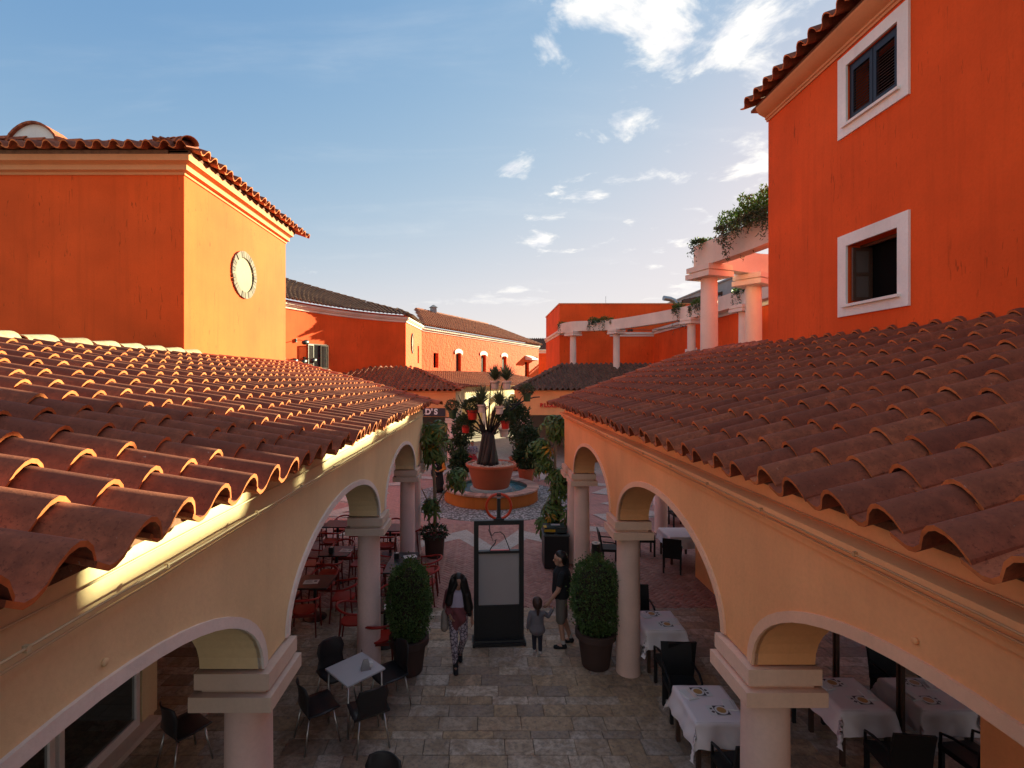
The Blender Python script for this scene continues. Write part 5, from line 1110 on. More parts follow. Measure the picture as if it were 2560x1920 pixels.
# ================================================================== litter bin with a tray, ashtray
LB = thing('litter_bin', 'square black litter bin beside the right end column', 'bin', (1.87, 13.35, 0), world=False)
b = MB(); b.bb(-.32, .32, -.30, .30, .03, .86); b.obj('body', M['black'], LB)
b = MB()
for x0, x1, y0, y1 in ((-.34, .34, -.32, -.26), (-.34, .34, .26, .32), (-.34, -.28, -.26, .26), (.28, .34, -.26, .26), (-.03, .03, -.26, .26)): b.bb(x0, x1, y0, y1, .861, .90)
b.obj('rim', plain('bin_rim_metal', (.10, .11, .11), .4, .5), LB)
M['tray'] = plain('dark_green_tray', (.022, .03, .028), .4); M['yellow'] = plain('yellow_band', (.55, .32, .02), .5)
TY = thing('tray_box', 'dark tray box with a yellow band lying on the black litter bin', 'box', (1.86, 13.45, .90), world=False)
b = MB(); b.box((0, 0, .07), (.62, .46, .13), 0, 0, .9); b.obj('box', M['tray'], TY)
b = MB(); b.bb(-.29, .0, -.235, -.222, .03, .09); b.bb(-.30, -.22, -.21, .0, .137, .141); b.obj('band', M['yellow'], TY)
b = MB(); b.bb(-.08, .16, -.02, .12, .137, .141); b.obj('label', M['panel'], TY)
AS = thing('ashtray_bin', 'slim black ashtray bin with a white sand top under the right arcade', 'ashtray', (2.73, 12.3, 0), world=False)
MB().lathe([(.13, 0), (.13, .02), (.105, .03), (.105, .90), (.11, .92), (.10, .94)], (0, 0, 0), 24).obj('body', M['black'], AS, smooth=True)
M['sand'] = plain('white_sand', (.75, .72, .68), .9, bmp=.3); MB().lathe([(.102, .935), (.105, .955), (.09, .96), (.05, .95), (.035, .93), (0, .93)], (0, 0, 0), 24, 0, False, False).obj('sand_top', M['sand'], AS, smooth=True)

# ================================================================== terrace furniture
M['red_chair'] = plain('red_lacquered_wood', (.36, .018, .012), .42, var=.15); M['red_dark'] = plain('dark_red_wood', (.17, .018, .012), .5, var=.2)
M['table_dark'] = plain('dark_table_laminate', (.020, .020, .022), .35); M['white_top'] = plain('white_table_laminate', (.56, .54, .56), .4, var=.04); M['grey_shell'] = plain('dark_grey_plastic', (.022, .020, .022), .45, spec=.5)
M['paper'] = plain('white_paper', (.72, .70, .68), .7, var=.03); M['ink'] = plain('printed_ink', (.08, .07, .08), .7); M['cloth'] = plain('white_table_cloth', (.80, .70, .70), .85, var=.06, scale=2, bmp=.15, bscale=120)
def make_red_chair():
    t = thing('red_armchair', 'red wooden armchair', 'chair', (0, 0, 0), 'red armchairs on the left terrace', world=False)
    b = MB(); n = 10; vs = []
    for zz in (.425, .455):
        for i in range(n + 1): a = math.pi * (1 + i / n); vs.append((.22 * math.cos(a), -.03 + .20 * math.sin(a), zz))
        vs += [(.22, .21, zz), (-.22, .21, zz)]
    k = n + 3; b.add(vs, [tuple(range(k - 1, -1, -1)), tuple(range(k, 2 * k))] + [(i, (i + 1) % k, k + (i + 1) % k, k + i) for i in range(k)]); b.obj('seat', M['red_chair'], t)
    for sx in (-1, 1):
        for sy, zt in ((1, .66), (-1, .69)):
            q = MB(); q.tube([(sx * .27, .23 if sy > 0 else -.25, 0), (sx * .245, .20 if sy > 0 else -.20, .43), (sx * .255, .19 if sy > 0 else -.19, zt)], [.014, .019, .016], 8); q.obj('leg', M['red_dark'], t, smooth=True)
    r = MB(); pts = [(-.265, .22, .655)]; 
    for i in range(13): a = math.pi * (1 + i / 12); pts.append((.268 * math.cos(a), -.04 + .27 * math.sin(a), .675 + .07 * math.sin(math.pi * i / 12)))
    pts.append((.265, .22, .655)); r.tube(pts, [.017] + [.021] * 4 + [.026] * 5 + [.021] * 4 + [.017], 8); r.obj('back_rail', M['red_chair'], t, smooth=True)
    s = MB(); s.bb(-.24, .24, .195, .215, .375, .424); s.bb(-.24, .24, -.21, -.19, .375, .424); s.obj('seat_frame', M['red_dark'], t); return t
def make_shell_chair():
    t = thing('shell_chair', 'dark grey plastic chair', 'chair', (0, 0, 0), 'dark grey chairs round the white table', world=False); t.scale = (1.12, 1.1, 1.04)
    def shell(rows, name):
        b = MB(); n = 8; vs = []
        for (y, z, w, c) in rows:
            for i in range(n + 1): u = -1 + 2 * i / n; vs.append((u * w, y + c * u * u, z + (0 if name == 'backrest' else .02 * u * u)))
        k = len(rows); f = [(j * (n + 1) + i, j * (n + 1) + i + 1, (j + 1) * (n + 1) + i + 1, (j + 1) * (n + 1) + i) for j in range(k - 1) for i in range(n)]
        b.add(vs, f); o = b.obj(name, M['grey_shell'], t, smooth=True); md = o.modifiers.new('thickness', 'SOLIDIFY'); md.thickness = .014; return o
    shell([(.22, .425, .19, 0), (.20, .445, .215, 0), (.0, .44, .23, 0), (-.17, .445, .22, .0)], 'seat'); shell([(-.17, .446, .22, .0), (-.205, .49, .19, .02), (-.215, .60, .175, .04), (-.225, .72, .20, .05), (-.25, .82, .17, .05), (-.26, .845, .10, .03)], 'backrest')
    for sx in (-1, 1):
        for sy in (-1, 1): q = MB(); q.tube([(sx * .15, sy * .15, .43), (sx * .20, sy * .22, .0)], .0125, 8); q.obj('leg', M['steel'], t, smooth=True)
    return t
def make_woven_chair():
    t = thing('woven_chair', 'black woven chair', 'chair', (0, 0, 0), 'black woven chairs on the right terrace', world=False)
    b = MB(); b.box((0, 0, .43), (.46, .46, .07)); b.obj('seat', M['black_soft'], t)
    b = MB(); vs = []; n = 6
    for i in range(n + 1):
        z = .40 + .52 * i / n; y = -.21 - .03 * i / n - .05 * (i / n) ** 2
        for yy in (y, y - .035): vs += [(-.225, yy, z), (.225, yy, z)]
    f = [(0, 1, 3, 2), (4 * n, 4 * n + 2, 4 * n + 3, 4 * n + 1)]
    for i in range(n): o = 4 * i; f += [(o, o + 4, o + 5, o + 1), (o + 2, o + 3, o + 7, o + 6), (o, o + 2, o + 6, o + 4), (o + 1, o + 5, o + 7, o + 3)]
    b.add(vs, f); b.obj('backrest', M['black_soft'], t)
    for sx in (-1, 1):
        for sy in (-1, 1): q = MB(); q.box((sx * .205, sy * .205, .20), (.045, .045, .40)); q.obj('leg', M['black_soft'], t)
        a = MB(); a.tube([(sx * .225, -.22, .66), (sx * .235, .05, .645), (sx * .225, .2, .60), (sx * .215, .21, .41)], .018, 6); a.obj('armrest', M['black_soft'], t, smooth=True)
    return t
USED = {}
def chair(kind, x, y, face, label):
    """face = direction the sitter looks, in degrees from +Y towards +X"""
    rz = -R(face + rng.uniform(-7, 7))
    if kind not in USED: USED[kind] = {'red': make_red_chair, 'shell': make_shell_chair, 'woven': make_woven_chair}[kind](); o = USED[kind]; place(o, (x, y, .0), rz); o['label'] = label; return o
    return copy_tree(USED[kind], (x, y, .0), rz, label)
def dark_table(label, x, y, sx, sy, rz=0.0):
    t = thing('bistro_table', label, 'table', (x, y, 0), 'dark tables on the left terrace', world=False); MB().box((0, 0, .735), (sx, sy, .03)).obj('table_top', M['table_dark'], t)
    for dy in ((0,) if sy < 1 else (-sy / 4, sy / 4)):
        MB().tube([(0, dy, .03), (0, dy, .72)], .035, 10).obj('pedestal', M['black'], t); b = MB(); b.lathe([(.24, 0), (.24, .015), (.05, .035)], (0, dy, 0), 20); b.obj('foot', M['black'], t)
    t.rotation_euler = (0, 0, rz); return t
def menu(label, x, y, z, rz, w=.30, h=.21):
    t = thing('menu_sheet', label, 'menu', (x, y, z), 'menus on the left terrace tables', world=False); MB().box((0, 0, .002), (w, h, .003)).obj('sheet', M['paper'], t)
    b = MB()
    for i in range(4): b.box((-w * .18 + rng.uniform(-.02, .02), h * (.3 - i * .16), .0042), (w * rng.uniform(.3, .5), .008, .0008))
    b.box((w * .28, h * .12, .0042), (w * .2, h * .3, .0008)); b.obj('print', M['ink'], t); t.rotation_euler = (0, 0, rz); return t
def box_holder(label, x, y, z):
    t = thing('condiment_box', label, 'box', (x, y, z), 'boxes on the left terrace tables', world=False); MB().box((0, 0, .06), (.11, .11, .12)).obj('box', M['black'], t); MB().box((.01, 0, .125), (.06, .07, .01)).obj('napkins', M['paper'], t)
TT = [('b', 'front dark table under the left arcade', -3.55, 10.45, .7, .7), ('a', 'dark table deep under the left arcade', -3.65, 12.3, .7, .7), ('c', 'long dark table near the planter', -1.92, 11.55, .62, 1.3),
      ('d', 'dark table behind the second left column', -1.88, 9.42, .62, .62), ('e', 'farthest dark table under the left arcade', -4.3, 14.6, .7, .7), ('f', 'dark table behind the left end columns', -2.7, 14.25, .7, .7)]
for k, lab, x, y, sx, sy in TT: dark_table(lab, x, y, sx, sy)
DIRS = {'west': (-1, 0, 90), 'east': (1, 0, -90), 'near': (0, -1, 0), 'far': (0, 1, 180)}
for k, lab, x, y, sx, sy in TT:
    for side, (dx, dy, f) in DIRS.items():
        if k == 'c':
            if dy: continue
            for j, off in enumerate((-.36, .34)): chair('red', x + dx * .58, y + off, f, 'red wooden armchair %s the %s, %s one' % ({'west': 'left of', 'east': 'right of'}[side], lab, ('nearer', 'farther')[j]))
            continue
        if k == 'd' and side == 'east': continue
        ox = .0
        chair('red', x + dx * .60, y + dy * .60 + ox, f, 'red wooden armchair %s the %s' % ({'west': 'left of', 'east': 'right of', 'near': 'on the near side of', 'far': 'on the far side of'}[side], lab))
menu('printed menu on the front dark table under the left arcade', -3.62, 10.42, .75, .1); menu('printed menu on the dark table deep under the second left arch', -3.42, 12.32, .75, -.1); menu('printed menu on the long dark table by the planter', -1.78, 11.9, .75, .35); menu('printed menu on the dark table behind the second left column', -1.72, 9.30, .75, .2)
box_holder('black napkin box on the dark table deep under the second left arch', -3.75, 12.2, .75); box_holder('black napkin box on the long dark table by the planter', -2.08, 11.8, .75)

# white table with grey chairs in the first left opening
WT = thing('square_table', 'square white table on steel legs between the first two left columns', 'table', (-1.90, 7.32, 0), world=False)
MB().box((0, 0, .74), (.62, .62, .022)).obj('table_top', M['white_top'], WT)
for sx in (-1, 1):
    for sy in (-1, 1): b = MB(); b.tube([(sx * .27, sy * .27, .73), (sx * .285, sy * .285, 0)], .016, 8); b.obj('leg', M['steel'], WT, smooth=True)
WT.rotation_euler = (0, 0, R(46))
for a, lab in ((135, 'near left'), (45, 'far left'), (-45, 'far right'), (-135, 'near right')):
    ang = R(a + 90); 
for (dx, dy, lab) in ((-.42, -.40, 'near left'), (-.40, .40, 'far left'), (.44, .36, 'far right'), (.30, -.46, 'near right')):
    f = math.degrees(math.atan2(-dx, -dy)); chair('shell', -1.90 + dx, 7.32 + dy, f, 'dark grey plastic chair at the %s side of the square white table' % lab)
chair('shell', -3.9, 6.5, 30, 'dark grey plastic chair alone behind the first left column'); chair('shell', -1.15, 5.25, 200, 'dark grey chair whose top peeks in at the bottom edge')
NH = thing('napkin_holder', 'wedge-shaped steel napkin holder on the square white table', 'napkin holder', (-1.74, 7.30, .752), world=False)
b = MB(); vs = [(-.07, -.045, 0), (.07, -.045, 0), (.07, .045, 0), (-.07, .045, 0), (-.035, -.012, .14), (.035, -.012, .14), (.035, .012, .14), (-.035, .012, .14)]; b.add(vs, [(0, 1, 5, 4), (2, 3, 7, 6), (4, 5, 6, 7), (1, 2, 6, 5), (3, 0, 4, 7), (3, 2, 1, 0)]); b.obj('holder', plain('satin_steel', (.35, .34, .35), .4, .6), NH)
b = MB(); b.box((.075, .0, .06), (.05, .07, .06)); b.obj('napkins', M['paper'], NH); NH.rotation_euler = (0, 0, R(20))

# cloth-covered tables of the right restaurant
def cloth_mesh(a, b_, L, W, seed):
    r2 = random.Random(seed); n = 34; vs = []; ph = [r2.uniform(0, 6) for _ in range(6)]
    for j in range(n + 1):
        for i in range(n + 1):
            u = (-1 + 2 * i / n) * L; v = (-1 + 2 * j / n) * W; du = max(0, abs(u) - a); dv = max(0, abs(v) - b_); su = 1 if u > 0 else -1; sv = 1 if v > 0 else -1
            drop = max(du, dv) + .45 * min(du, dv); k = min(1.0, drop / .12); rip = .014 * k * (math.sin(u * 17 + ph[0]) + math.sin(v * 15 + ph[1]) + .6 * math.sin((u + v) * 31 + ph[2]))
            x = su * (min(abs(u), a) + .05 * du + (.42 * min(du, dv) if du < dv else .10 * du)); y = sv * (min(abs(v), b_) + .05 * dv + (.42 * min(du, dv) if dv <= du else .10 * dv))
            if du > 0 and du >= dv: x += su * (.012 + rip)
            if dv > 0 and dv > du: y += sv * (.012 + rip)
            vs.append((x, y, -drop + (.0015 * math.sin(u * 9 + ph[3]) * math.sin(v * 8 + ph[4]))))
    me = bpy.data.meshes.new('tablecloth'); me.from_pydata(vs, [], [(j * (n + 1) + i, j * (n + 1) + i + 1, (j + 1) * (n + 1) + i + 1, (j + 1) * (n + 1) + i) for j in range(n) for i in range(n)]); me.polygons.foreach_set('use_smooth', [True] * n * n); me.materials.append(M['cloth']); me.update(); return me
M['food'] = plain('printed_food', (.50, .27, .09), .5, var=.5, scale=60); M['mat_dark'] = plain('placemat_print', (.06, .045, .055), .5, var=.4, scale=25); M['fork'] = M['steel']
def placemat(label, x, y, z, rz):
    t = thing('placemat', label, 'placemat', (x, y, z), 'placemats on the right restaurant tables', world=False); MB().box((0, 0, .0015), (.19, .27, .002)).obj('sheet', M['paper'], t); MB().box((0, .035, .0031), (.175, .17, .0008)).obj('print', M['mat_dark'], t)
    MB().lathe([(.0, .0045), (.075, .0045), (.082, .004)], (0, .035, 0), 20, 0, False, False).obj('plate_print', M['paper'], t); MB().lathe([(0, .0056), (.055, .0054), (.058, .005)], (0, .035, 0), 14, 0, False, False).obj('food_print', M['food'], t)
    b = MB(); b.box((-.03, -.085, .0032), (.03, .03, .0008)); b.box((.03, -.08, .0032), (.035, .035, .0008), .7); b.obj('badge_print', M['mat_dark'], t); t.rotation_euler = (0, 0, rz)
def napkin(label, x, y, z, rz):
    t = thing('napkin_set', label, 'napkin', (x, y, z), 'folded napkins on the right restaurant tables', world=False); b = MB(); b.box((0, 0, .006), (.16, .22, .012), 0, 0, .96); b.obj('napkin', M['paper'], t)
    b = MB(); b.tube([(.05, -.10, .016), (.055, .09, .016)], .004, 6); b.tube([(.03, -.10, .016), (.025, .08, .016)], .0035, 6); b.obj('cutlery', M['steel'], t); t.rotation_euler = (0, 0, rz)
CT = [('nearest white-clothed table left of the first right column', 2.94, 6.56, .33, .38), ('white-clothed table behind the round clipped bush', 3.06, 8.80, .33, .36), ('white-clothed table just right of the first right column', 4.90, 6.76, .34, .36), ('dim white-clothed table behind the glass screen', 6.35, 6.95, .34, .40), ('far white-clothed table under the right arcade', 5.35, 13.8, .40, .45), ('white-clothed table beyond the far right column', 6.5, 17.6, .4, .4)]
for i, (lab, x, y, a, b_) in enumerate(CT):
    t = thing('dining_table', 'wooden dining table under the cloth: ' + lab.replace('white-clothed table', 'the one'), 'table', (x, y, 0), 'restaurant tables on the right', world=False)
    t['label'] = ['dark dining table legs under the cloth left of the first right column', 'dark dining table legs under the cloth behind the round clipped bush', 'dark dining table legs under the cloth right of the first right column', 'dark dining table behind the glass screen', 'dark dining table under the far right arcade cloth', 'dark dining table beyond the far right column'][i]
    MB().box((0, 0, .72), (a * 2 - .01, b_ * 2 - .01, .03)).obj('table_top', M['wood_dark'], t)
    for sx in (-1, 1):
        for sy in (-1, 1): MB().box((sx * (a - .05), sy * (b_ - .05), .355), (.05, .05, .70)).obj('leg', M['wood_dark'], t)
    o = link('tablecloth', cloth_mesh(a, b_, a + .29, b_ + .29, i)); o.location = (x, y, .742); tag(o, 'white cloth on the ' + lab.replace('white-clothed ', ''), 'tablecloth', 'white tablecloths')
    if i < 3:
        w = ['nearest table left of the first right column', 'table behind the round clipped bush', 'table right of the first right column'][i]
        placemat('far placemat with printed food plate on the ' + w, x - .02, y + .22, .746, R(90)); placemat('near placemat with printed food plate on the ' + w, x + .05, y - .16, .746, R(-90))
        napkin('left napkin with cutlery on the ' + w, x - .20, y + .16, .746, R(15)); napkin('right napkin with cutlery on the ' + w, x + .24, y - .06, .746, R(-8))
WV = [(2.98, 5.85, 0, 'black woven chair on the near side of the nearest clothed table'), (2.92, 7.42, 180, 'black woven chair on the far side of the nearest clothed table'), (3.02, 8.02, 0, 'black woven chair on the near side of the table behind the clipped bush'), (2.98, 9.58, 180, 'black woven chair on the far side of the table behind the clipped bush'),
      (4.95, 6.02, 0, 'black woven chair on the near side of the table right of the first right column'), (4.7, 7.45, 180, 'black woven chair on the far side of the table right of the first right column'), (6.3, 6.2, 0, 'black woven chair in front of the table behind the glass screen'), (6.4, 7.7, 180, 'black woven chair at the far side of the table behind the glass screen'),
      (4.85, 12.95, 20, 'black woven chair in front of the far table under the right arcade'), (3.35, 13.45, 100, 'black woven chair standing alone beside the right end columns'), (4.55, 14.2, 90, 'black woven chair left of the far table under the right arcade'), (6.5, 16.9, 0, 'black woven chair at the table beyond the far right column')]
for x, y, f, lab in WV: chair('woven', x, y, f, lab)

# ================================================================== trailing plants on the pergola beams
def trailing(label, p0, p1, ztop, drop, n, up=.25, leaf=.07, mat='leaf_ivy', strands=40):
    p0 = Vector((*p0, 0)); p1 = Vector((*p1, 0)); base = (p0 + p1) / 2; t = thing('trailing_plant', label, 'plant', (base.x, base.y, ztop), 'trailing plants on the pergola beams', world=False); vs, fs, rv = [], [], []; vs2, fs2, rv2 = [], [], []
    d = (p1 - p0); nr = Vector((d.y, -d.x, 0)).normalized() if d.length > .01 else Vector((1, 0, 0))
    for s in range(strands):
        k = rng.random(); q = p0.lerp(p1, k) - base; sd = rng.choice((-1, -1, 1)) * rng.uniform(.17, .30); ln = drop * rng.uniform(.35, 1.0) * (.55 + .45 * math.sin(k * 9 + s % 3)); m = max(6, int(n / strands))
        for i in range(m):
            f = i / m; p = q + nr * sd + Vector((rng.uniform(-.05, .05), rng.uniform(-.05, .05), -ln * f + .08)); add_leaf(vs, fs, rv, p, rv3() + Vector((0, 0, -.6)), rv3(), leaf * rng.uniform(.7, 1.3), leaf * .45, rng.random())
    for _ in range(int(n * .5)):
        k = rng.random(); q = p0.lerp(p1, k) - base + nr * rng.uniform(-.22, .22) + Vector((0, 0, rng.uniform(0, up) * (.4 + .6 * abs(math.sin(k * 7))))); add_leaf(vs2, fs2, rv2, q, rv3() + Vector((0, 0, .7)), rv3(), leaf * 1.3, leaf * .5, rng.random())
    leaves_obj('trailing_foliage', vs, fs, rv, M[mat], t); leaves_obj('upright_foliage', vs2, fs2, rv2, M['leaf_top'], t); return t
M['leaf_top'] = leaf_mat('fresh_leaf', (.07, .13, .03), .4)
trailing('small trailing plant at the end of the near pergola beam over the column', (5.85, 13.75), (5.95, 13.45), 8.66, .95, 500, .12, .07, 'leaf_dark', 22)
trailing('plant hanging in a long tail from the near pergola beam', (6.0, 12.6), (6.08, 12.15), 8.66, 1.05, 1100, .45, .07, 'leaf_ivy', 26)
trailing('large trailing plant mass on the near pergola beam against the tall house', (6.1, 12.05), (6.45, 10.65), 8.66, .85, 4200, .62, .075, 'leaf_ivy', 140)
trailing('trailing plant between the two leftmost far pergola columns', (7.35, 35.6), (8.9, 34.75), 8.95, 1.15, 1300, .35, .10, 'leaf_dark', 50)
trailing('trailing plant at the left end of the far pergola beam', (5.75, 38.2), (5.95, 37.3), 8.95, 1.2, 500, .3, .10, 'leaf_dark', 24)
trailing('trailing plant left of the third far pergola column', (11.1, 29.4), (11.35, 28.7), 8.95, 1.6, 900, .4, .10, 'leaf_ivy', 40)
trailing('trailing plant right of the third far pergola column', (11.6, 27.9), (11.75, 26.6), 8.95, 1.0, 1000, .4, .10, 'leaf_ivy', 44)
trailing('trailing plant behind the second near pergola column', (11.85, 23.6), (11.9, 22.6), 8.95, 1.3, 800, .3, .09, 'leaf_dark', 36)

# ================================================================== people
def capsule(b, p0, p1, r0, r1, fx=1.0, fy=1.0, seg=12):
    p0 = Vector(p0); p1 = Vector(p1); d = p1 - p0; L_ = d.length; t = d.normalized() if L_ > 1e-5 else Vector((0, 0, 1)); u = t.orthogonal().normalized(); w = t.cross(u); rings = []
    for k in range(1, 5): a = -math.pi / 2 + math.pi / 2 * k / 4; rings.append((p0 + t * (r0 * math.sin(a)), r0 * math.cos(a)))
    for k in range(0, 4): a = math.pi / 2 * k / 4; rings.append((p1 + t * (r1 * math.sin(a)), r1 * math.cos(a)))
    vs = [p0 - t * r0]
    for c, r in rings: vs += [c + (u * math.cos(2 * math.pi * i / seg) + w * math.sin(2 * math.pi * i / seg)) * r for i in range(seg)]
    vs.append(p1 + t * r1); c0 = (p0 + p1) / 2
    if fx != 1 or fy != 1: vs = [Vector((c0.x + (v.x - c0.x) * fx, c0.y + (v.y - c0.y) * fy, v.z)) for v in vs]
    n = len(rings); fs = [(0, 1 + (i + 1) % seg, 1 + i) for i in range(seg)]
    fs += [(1 + k * seg + i, 1 + k * seg + (i + 1) % seg, 1 + (k + 1) * seg + (i + 1) % seg, 1 + (k + 1) * seg + i) for k in range(n - 1) for i in range(seg)]; e = len(vs) - 1; fs += [(e, 1 + (n - 1) * seg + i, 1 + (n - 1) * seg + (i + 1) % seg) for i in range(seg)]
    b.add(vs, fs)
def blob(name, caps, voxel, mat, parent, smooth_it=4):
    b = MB()
    for c in caps: capsule(b, *c)
    me = b.mesh(name, mat); o = bpy.data.objects.new(name, me); COL.objects.link(o); md = o.modifiers.new('r', 'REMESH'); md.mode = 'VOXEL'; md.voxel_size = voxel; sm = o.modifiers.new('s', 'SMOOTH'); sm.factor = .5; sm.iterations = smooth_it
    dg = bpy.context.evaluated_depsgraph_get(); dg.update(); m2 = bpy.data.meshes.new_from_object(o.evaluated_get(dg)); bpy.data.objects.remove(o); bpy.data.meshes.remove(me)
    m2.name = name; m2.materials.clear(); m2.materials.append(mat); m2.polygons.foreach_set('use_smooth', [True] * len(m2.polygons)); return link(name, m2, parent)
M['skin'] = plain('skin', (.42, .22, .15), .55, var=.06); M['skin_dark'] = plain('tanned_skin', (.30, .15, .10), .55, var=.06); M['hair_black'] = plain('black_hair', (.008, .006, .006), .45, var=.4, scale=60); M['hair_brown'] = plain('brown_hair', (.05, .022, .015), .5, var=.4, scale=60); M['hair_ginger'] = plain('ginger_hair', (.30, .10, .03), .55, var=.3, scale=50)
def cloth_col(name, c, **k): M[name] = plain(name, c, .85, var=.12, scale=9, bmp=.15, bscale=60, **k)
for nm, c in (('c_black', (.010, .010, .012)), ('c_khaki', (.13, .11, .095)), ('c_grey', (.15, .135, .15)), ('c_navy', (.022, .022, .035)), ('c_lilac', (.42, .36, .46)), ('c_maroon', (.16, .045, .05)), ('c_red', (.40, .02, .03)), ('c_orange', (.50, .20, .03)), ('c_pink', (.55, .40, .48)), ('c_bag', (.24, .19, .16)), ('c_shoe', (.42, .38, .36))): cloth_col(nm, c)
def pattern_mat(name, a, b_, sc):
    m, nt, bs, N, L = newmat(name); v = N.new('ShaderNodeTexVoronoi'); v.feature = 'DISTANCE_TO_EDGE'; v.inputs['Scale'].default_value = sc; tc = N.new('ShaderNodeTexCoord'); L.new(tc.outputs['Object'], v.inputs[0]); L.new(mixc(nt, mr(nt, v.outputs[0], .04, .12), a, b_), bs.inputs['Base Color']); bs.inputs['Roughness'].default_value = .8; return m
M['c_leggings'] = pattern_mat('patterned_leggings', (.07, .05, .07), (.40, .33, .37), 16); M['c_pattern'] = pattern_mat('patterned_blouse', (.05, .05, .09), (.42, .34, .38), 11)
def hand(w, d, up, s=1.0, curl=.5):
    """palm, four fingers and a thumb as capsules; d = pointing direction, up = back of the hand side"""
    w = Vector(w); d = Vector(d).normalized(); sd = d.cross(Vector(up)).normalized(); nn = sd.cross(d); out = [(w, w + d * .07 * s, .026 * s, .033 * s)]
    for k, ln in zip((-1.5, -.5, .5, 1.5), (.062, .075, .08, .068)):
        b0 = w + d * .085 * s + sd * (k * .017 * s); m = b0 + (d - nn * curl * .5) * ln * .5 * s; e = m + (d * .6 - nn * curl * 1.2).normalized() * ln * .5 * s; out += [(b0, m, .0105 * s, .0095 * s), (m, e, .0095 * s, .008 * s)]
    t0 = w + d * .03 * s - sd * .03 * s; t1 = t0 + (d * .6 - sd * .8).normalized() * .035 * s; t2 = t1 + (d * .9 - sd * .3 - nn * curl * .6).normalized() * .03 * s; out += [(t0, t1, .012 * s, .0105 * s), (t1, t2, .0105 * s, .009 * s)]
    return out
def head(c, s=1.0, yaw=0.0, tilt=(0, 0)):
    c = Vector(c); fw = Vector((math.sin(yaw), -math.cos(yaw), 0)); sd = Vector((fw.y, -fw.x, 0)); Z = Vector((0, 0, 1)); out = [(c + Z * .035 * s - fw * .015 * s, c + Z * .03 * s + fw * .015 * s, .088 * s, .085 * s), (c - Z * .045 * s + fw * .03 * s, c - Z * .075 * s + fw * .045 * s, .058 * s, .042 * s), (c + fw * .095 * s - Z * .005 * s, c + fw * .108 * s - Z * .028 * s, .012 * s, .017 * s), (c + fw * .078 * s - Z * .06 * s + sd * .015 * s, c + fw * .078 * s - Z * .06 * s - sd * .015 * s, .012 * s, .012 * s)]
    for k in (-1, 1): out.append((c + sd * k * .088 * s + Z * .012 * s, c + sd * k * .09 * s - Z * .022 * s, .016 * s, .012 * s))
    return out
def eyes(parent, c, s=1.0, yaw=0.0):
    c = Vector(c); fw = Vector((math.sin(yaw), -math.cos(yaw), 0)); sd = Vector((fw.y, -fw.x, 0)); b = MB()
    for k in (-1, 1): capsule(b, c + fw * .082 * s + sd * k * .033 * s + Vector((0, 0, .012 * s)), c + fw * .083 * s + sd * k * .037 * s + Vector((0, 0, .012 * s)), .011 * s, .011 * s)
    b.obj('eyes', M['hair_black'], parent, smooth=True)
def person(label, loc, rz, J, skin, garments, hair, s=1.0, yaw=0.0, hand_curl=.5, voxel=.011, hs=None):
    """J: joints in the person's own frame, facing -Y. garments: list of (name, material, capsules)"""
    hs = hs or s; t = thing('person', label, 'person', loc, None, world=False); V = lambda k: Vector(J[k]); caps = []
    caps += [(V('pelvis'), V('chest'), .125 * s, .125 * s, 1.25, .82), (V('chest') + Vector((-.11 * s, 0, .06 * s)), V('chest') + Vector((.11 * s, 0, .06 * s)), .085 * s, .085 * s), (V('chest') + Vector((0, 0, .1 * s)), V('neck'), .06 * s, .052 * s), (V('neck'), V('head') - Vector((0, 0, .05 * s)), .052 * s, .05 * s)]
    caps += head(V('head'), hs, yaw)
    for k in 'RL':
        caps += [(V('sh' + k), V('el' + k), .052 * s, .040 * s), (V('el' + k), V('wr' + k), .040 * s, .027 * s), (V('hip' + k), V('kn' + k), .085 * s, .055 * s), (V('kn' + k), V('an' + k), .055 * s, .036 * s)]
        d = (V('wr' + k) - V('el' + k)).normalized(); caps += hand(V('wr' + k), J.get('hd' + k, d), J.get('hu' + k, (1 if k == 'L' else -1, 0, 0)), s, hand_curl)
        f = Vector(J.get('ft' + k, (0, -1, 0))); caps += [(V('an' + k) - Vector((0, 0, .035 * s)), V('an' + k) + f * .13 * s - Vector((0, 0, .055 * s)), .042 * s, .032 * s)]
    blob('body', caps, voxel, skin, t)
    caps = None
    for nm, mt, cs in garments: blob(nm, cs, voxel * 1.05, M[mt], t)
    for nm, mt, cs in hair: blob(nm, cs, voxel, M[mt], t)
    eyes(t, V('head'), hs, yaw); place(t, loc, rz); return t
def shoe(J, k, s=1.0): V = Vector(J['an' + k]); f = Vector(J.get('ft' + k, (0, -1, 0))); return [(V + f * -.02 * s - Vector((0, 0, .05 * s)), V + f * .15 * s - Vector((0, 0, .062 * s)), .048 * s, .040 * s), (V - Vector((0, 0, .05 * s)), V + Vector((0, 0, -.01 * s)), .046 * s, .046 * s)]
def sleeves(J, k, upto, r0=.066, r1=.062, s=1.0):
    a, e = Vector(J['sh' + k]), Vector(J['el' + k]); return [(a, a.lerp(e, upto), r0 * s, r1 * s)]
def legs(J, k, frac, r0=.10, r1=.07, r2=.05, s=1.0):
    h, n, a = Vector(J['hip' + k]), Vector(J['kn' + k]), Vector(J['an' + k]); out = [(h, n if frac > .5 else h.lerp(n, frac * 2), r0 * s, r1 * s)]
    if frac > .5: out.append((n, n.lerp(a, (frac - .5) * 2), r1 * s, r2 * s))
    return out
def torso(J, r=.142, s=1.0, low=0.0, fx=1.28, fy=.84): p, c = Vector(J['pelvis']), Vector(J['chest']); return [(p + Vector((0, 0, low)), c + Vector((0, 0, .02 * s)), r * s, r * s, fx, fy), (c + Vector((-.12 * s, 0, .07 * s)), c + Vector((.12 * s, 0, .07 * s)), .092 * s, .092 * s)]
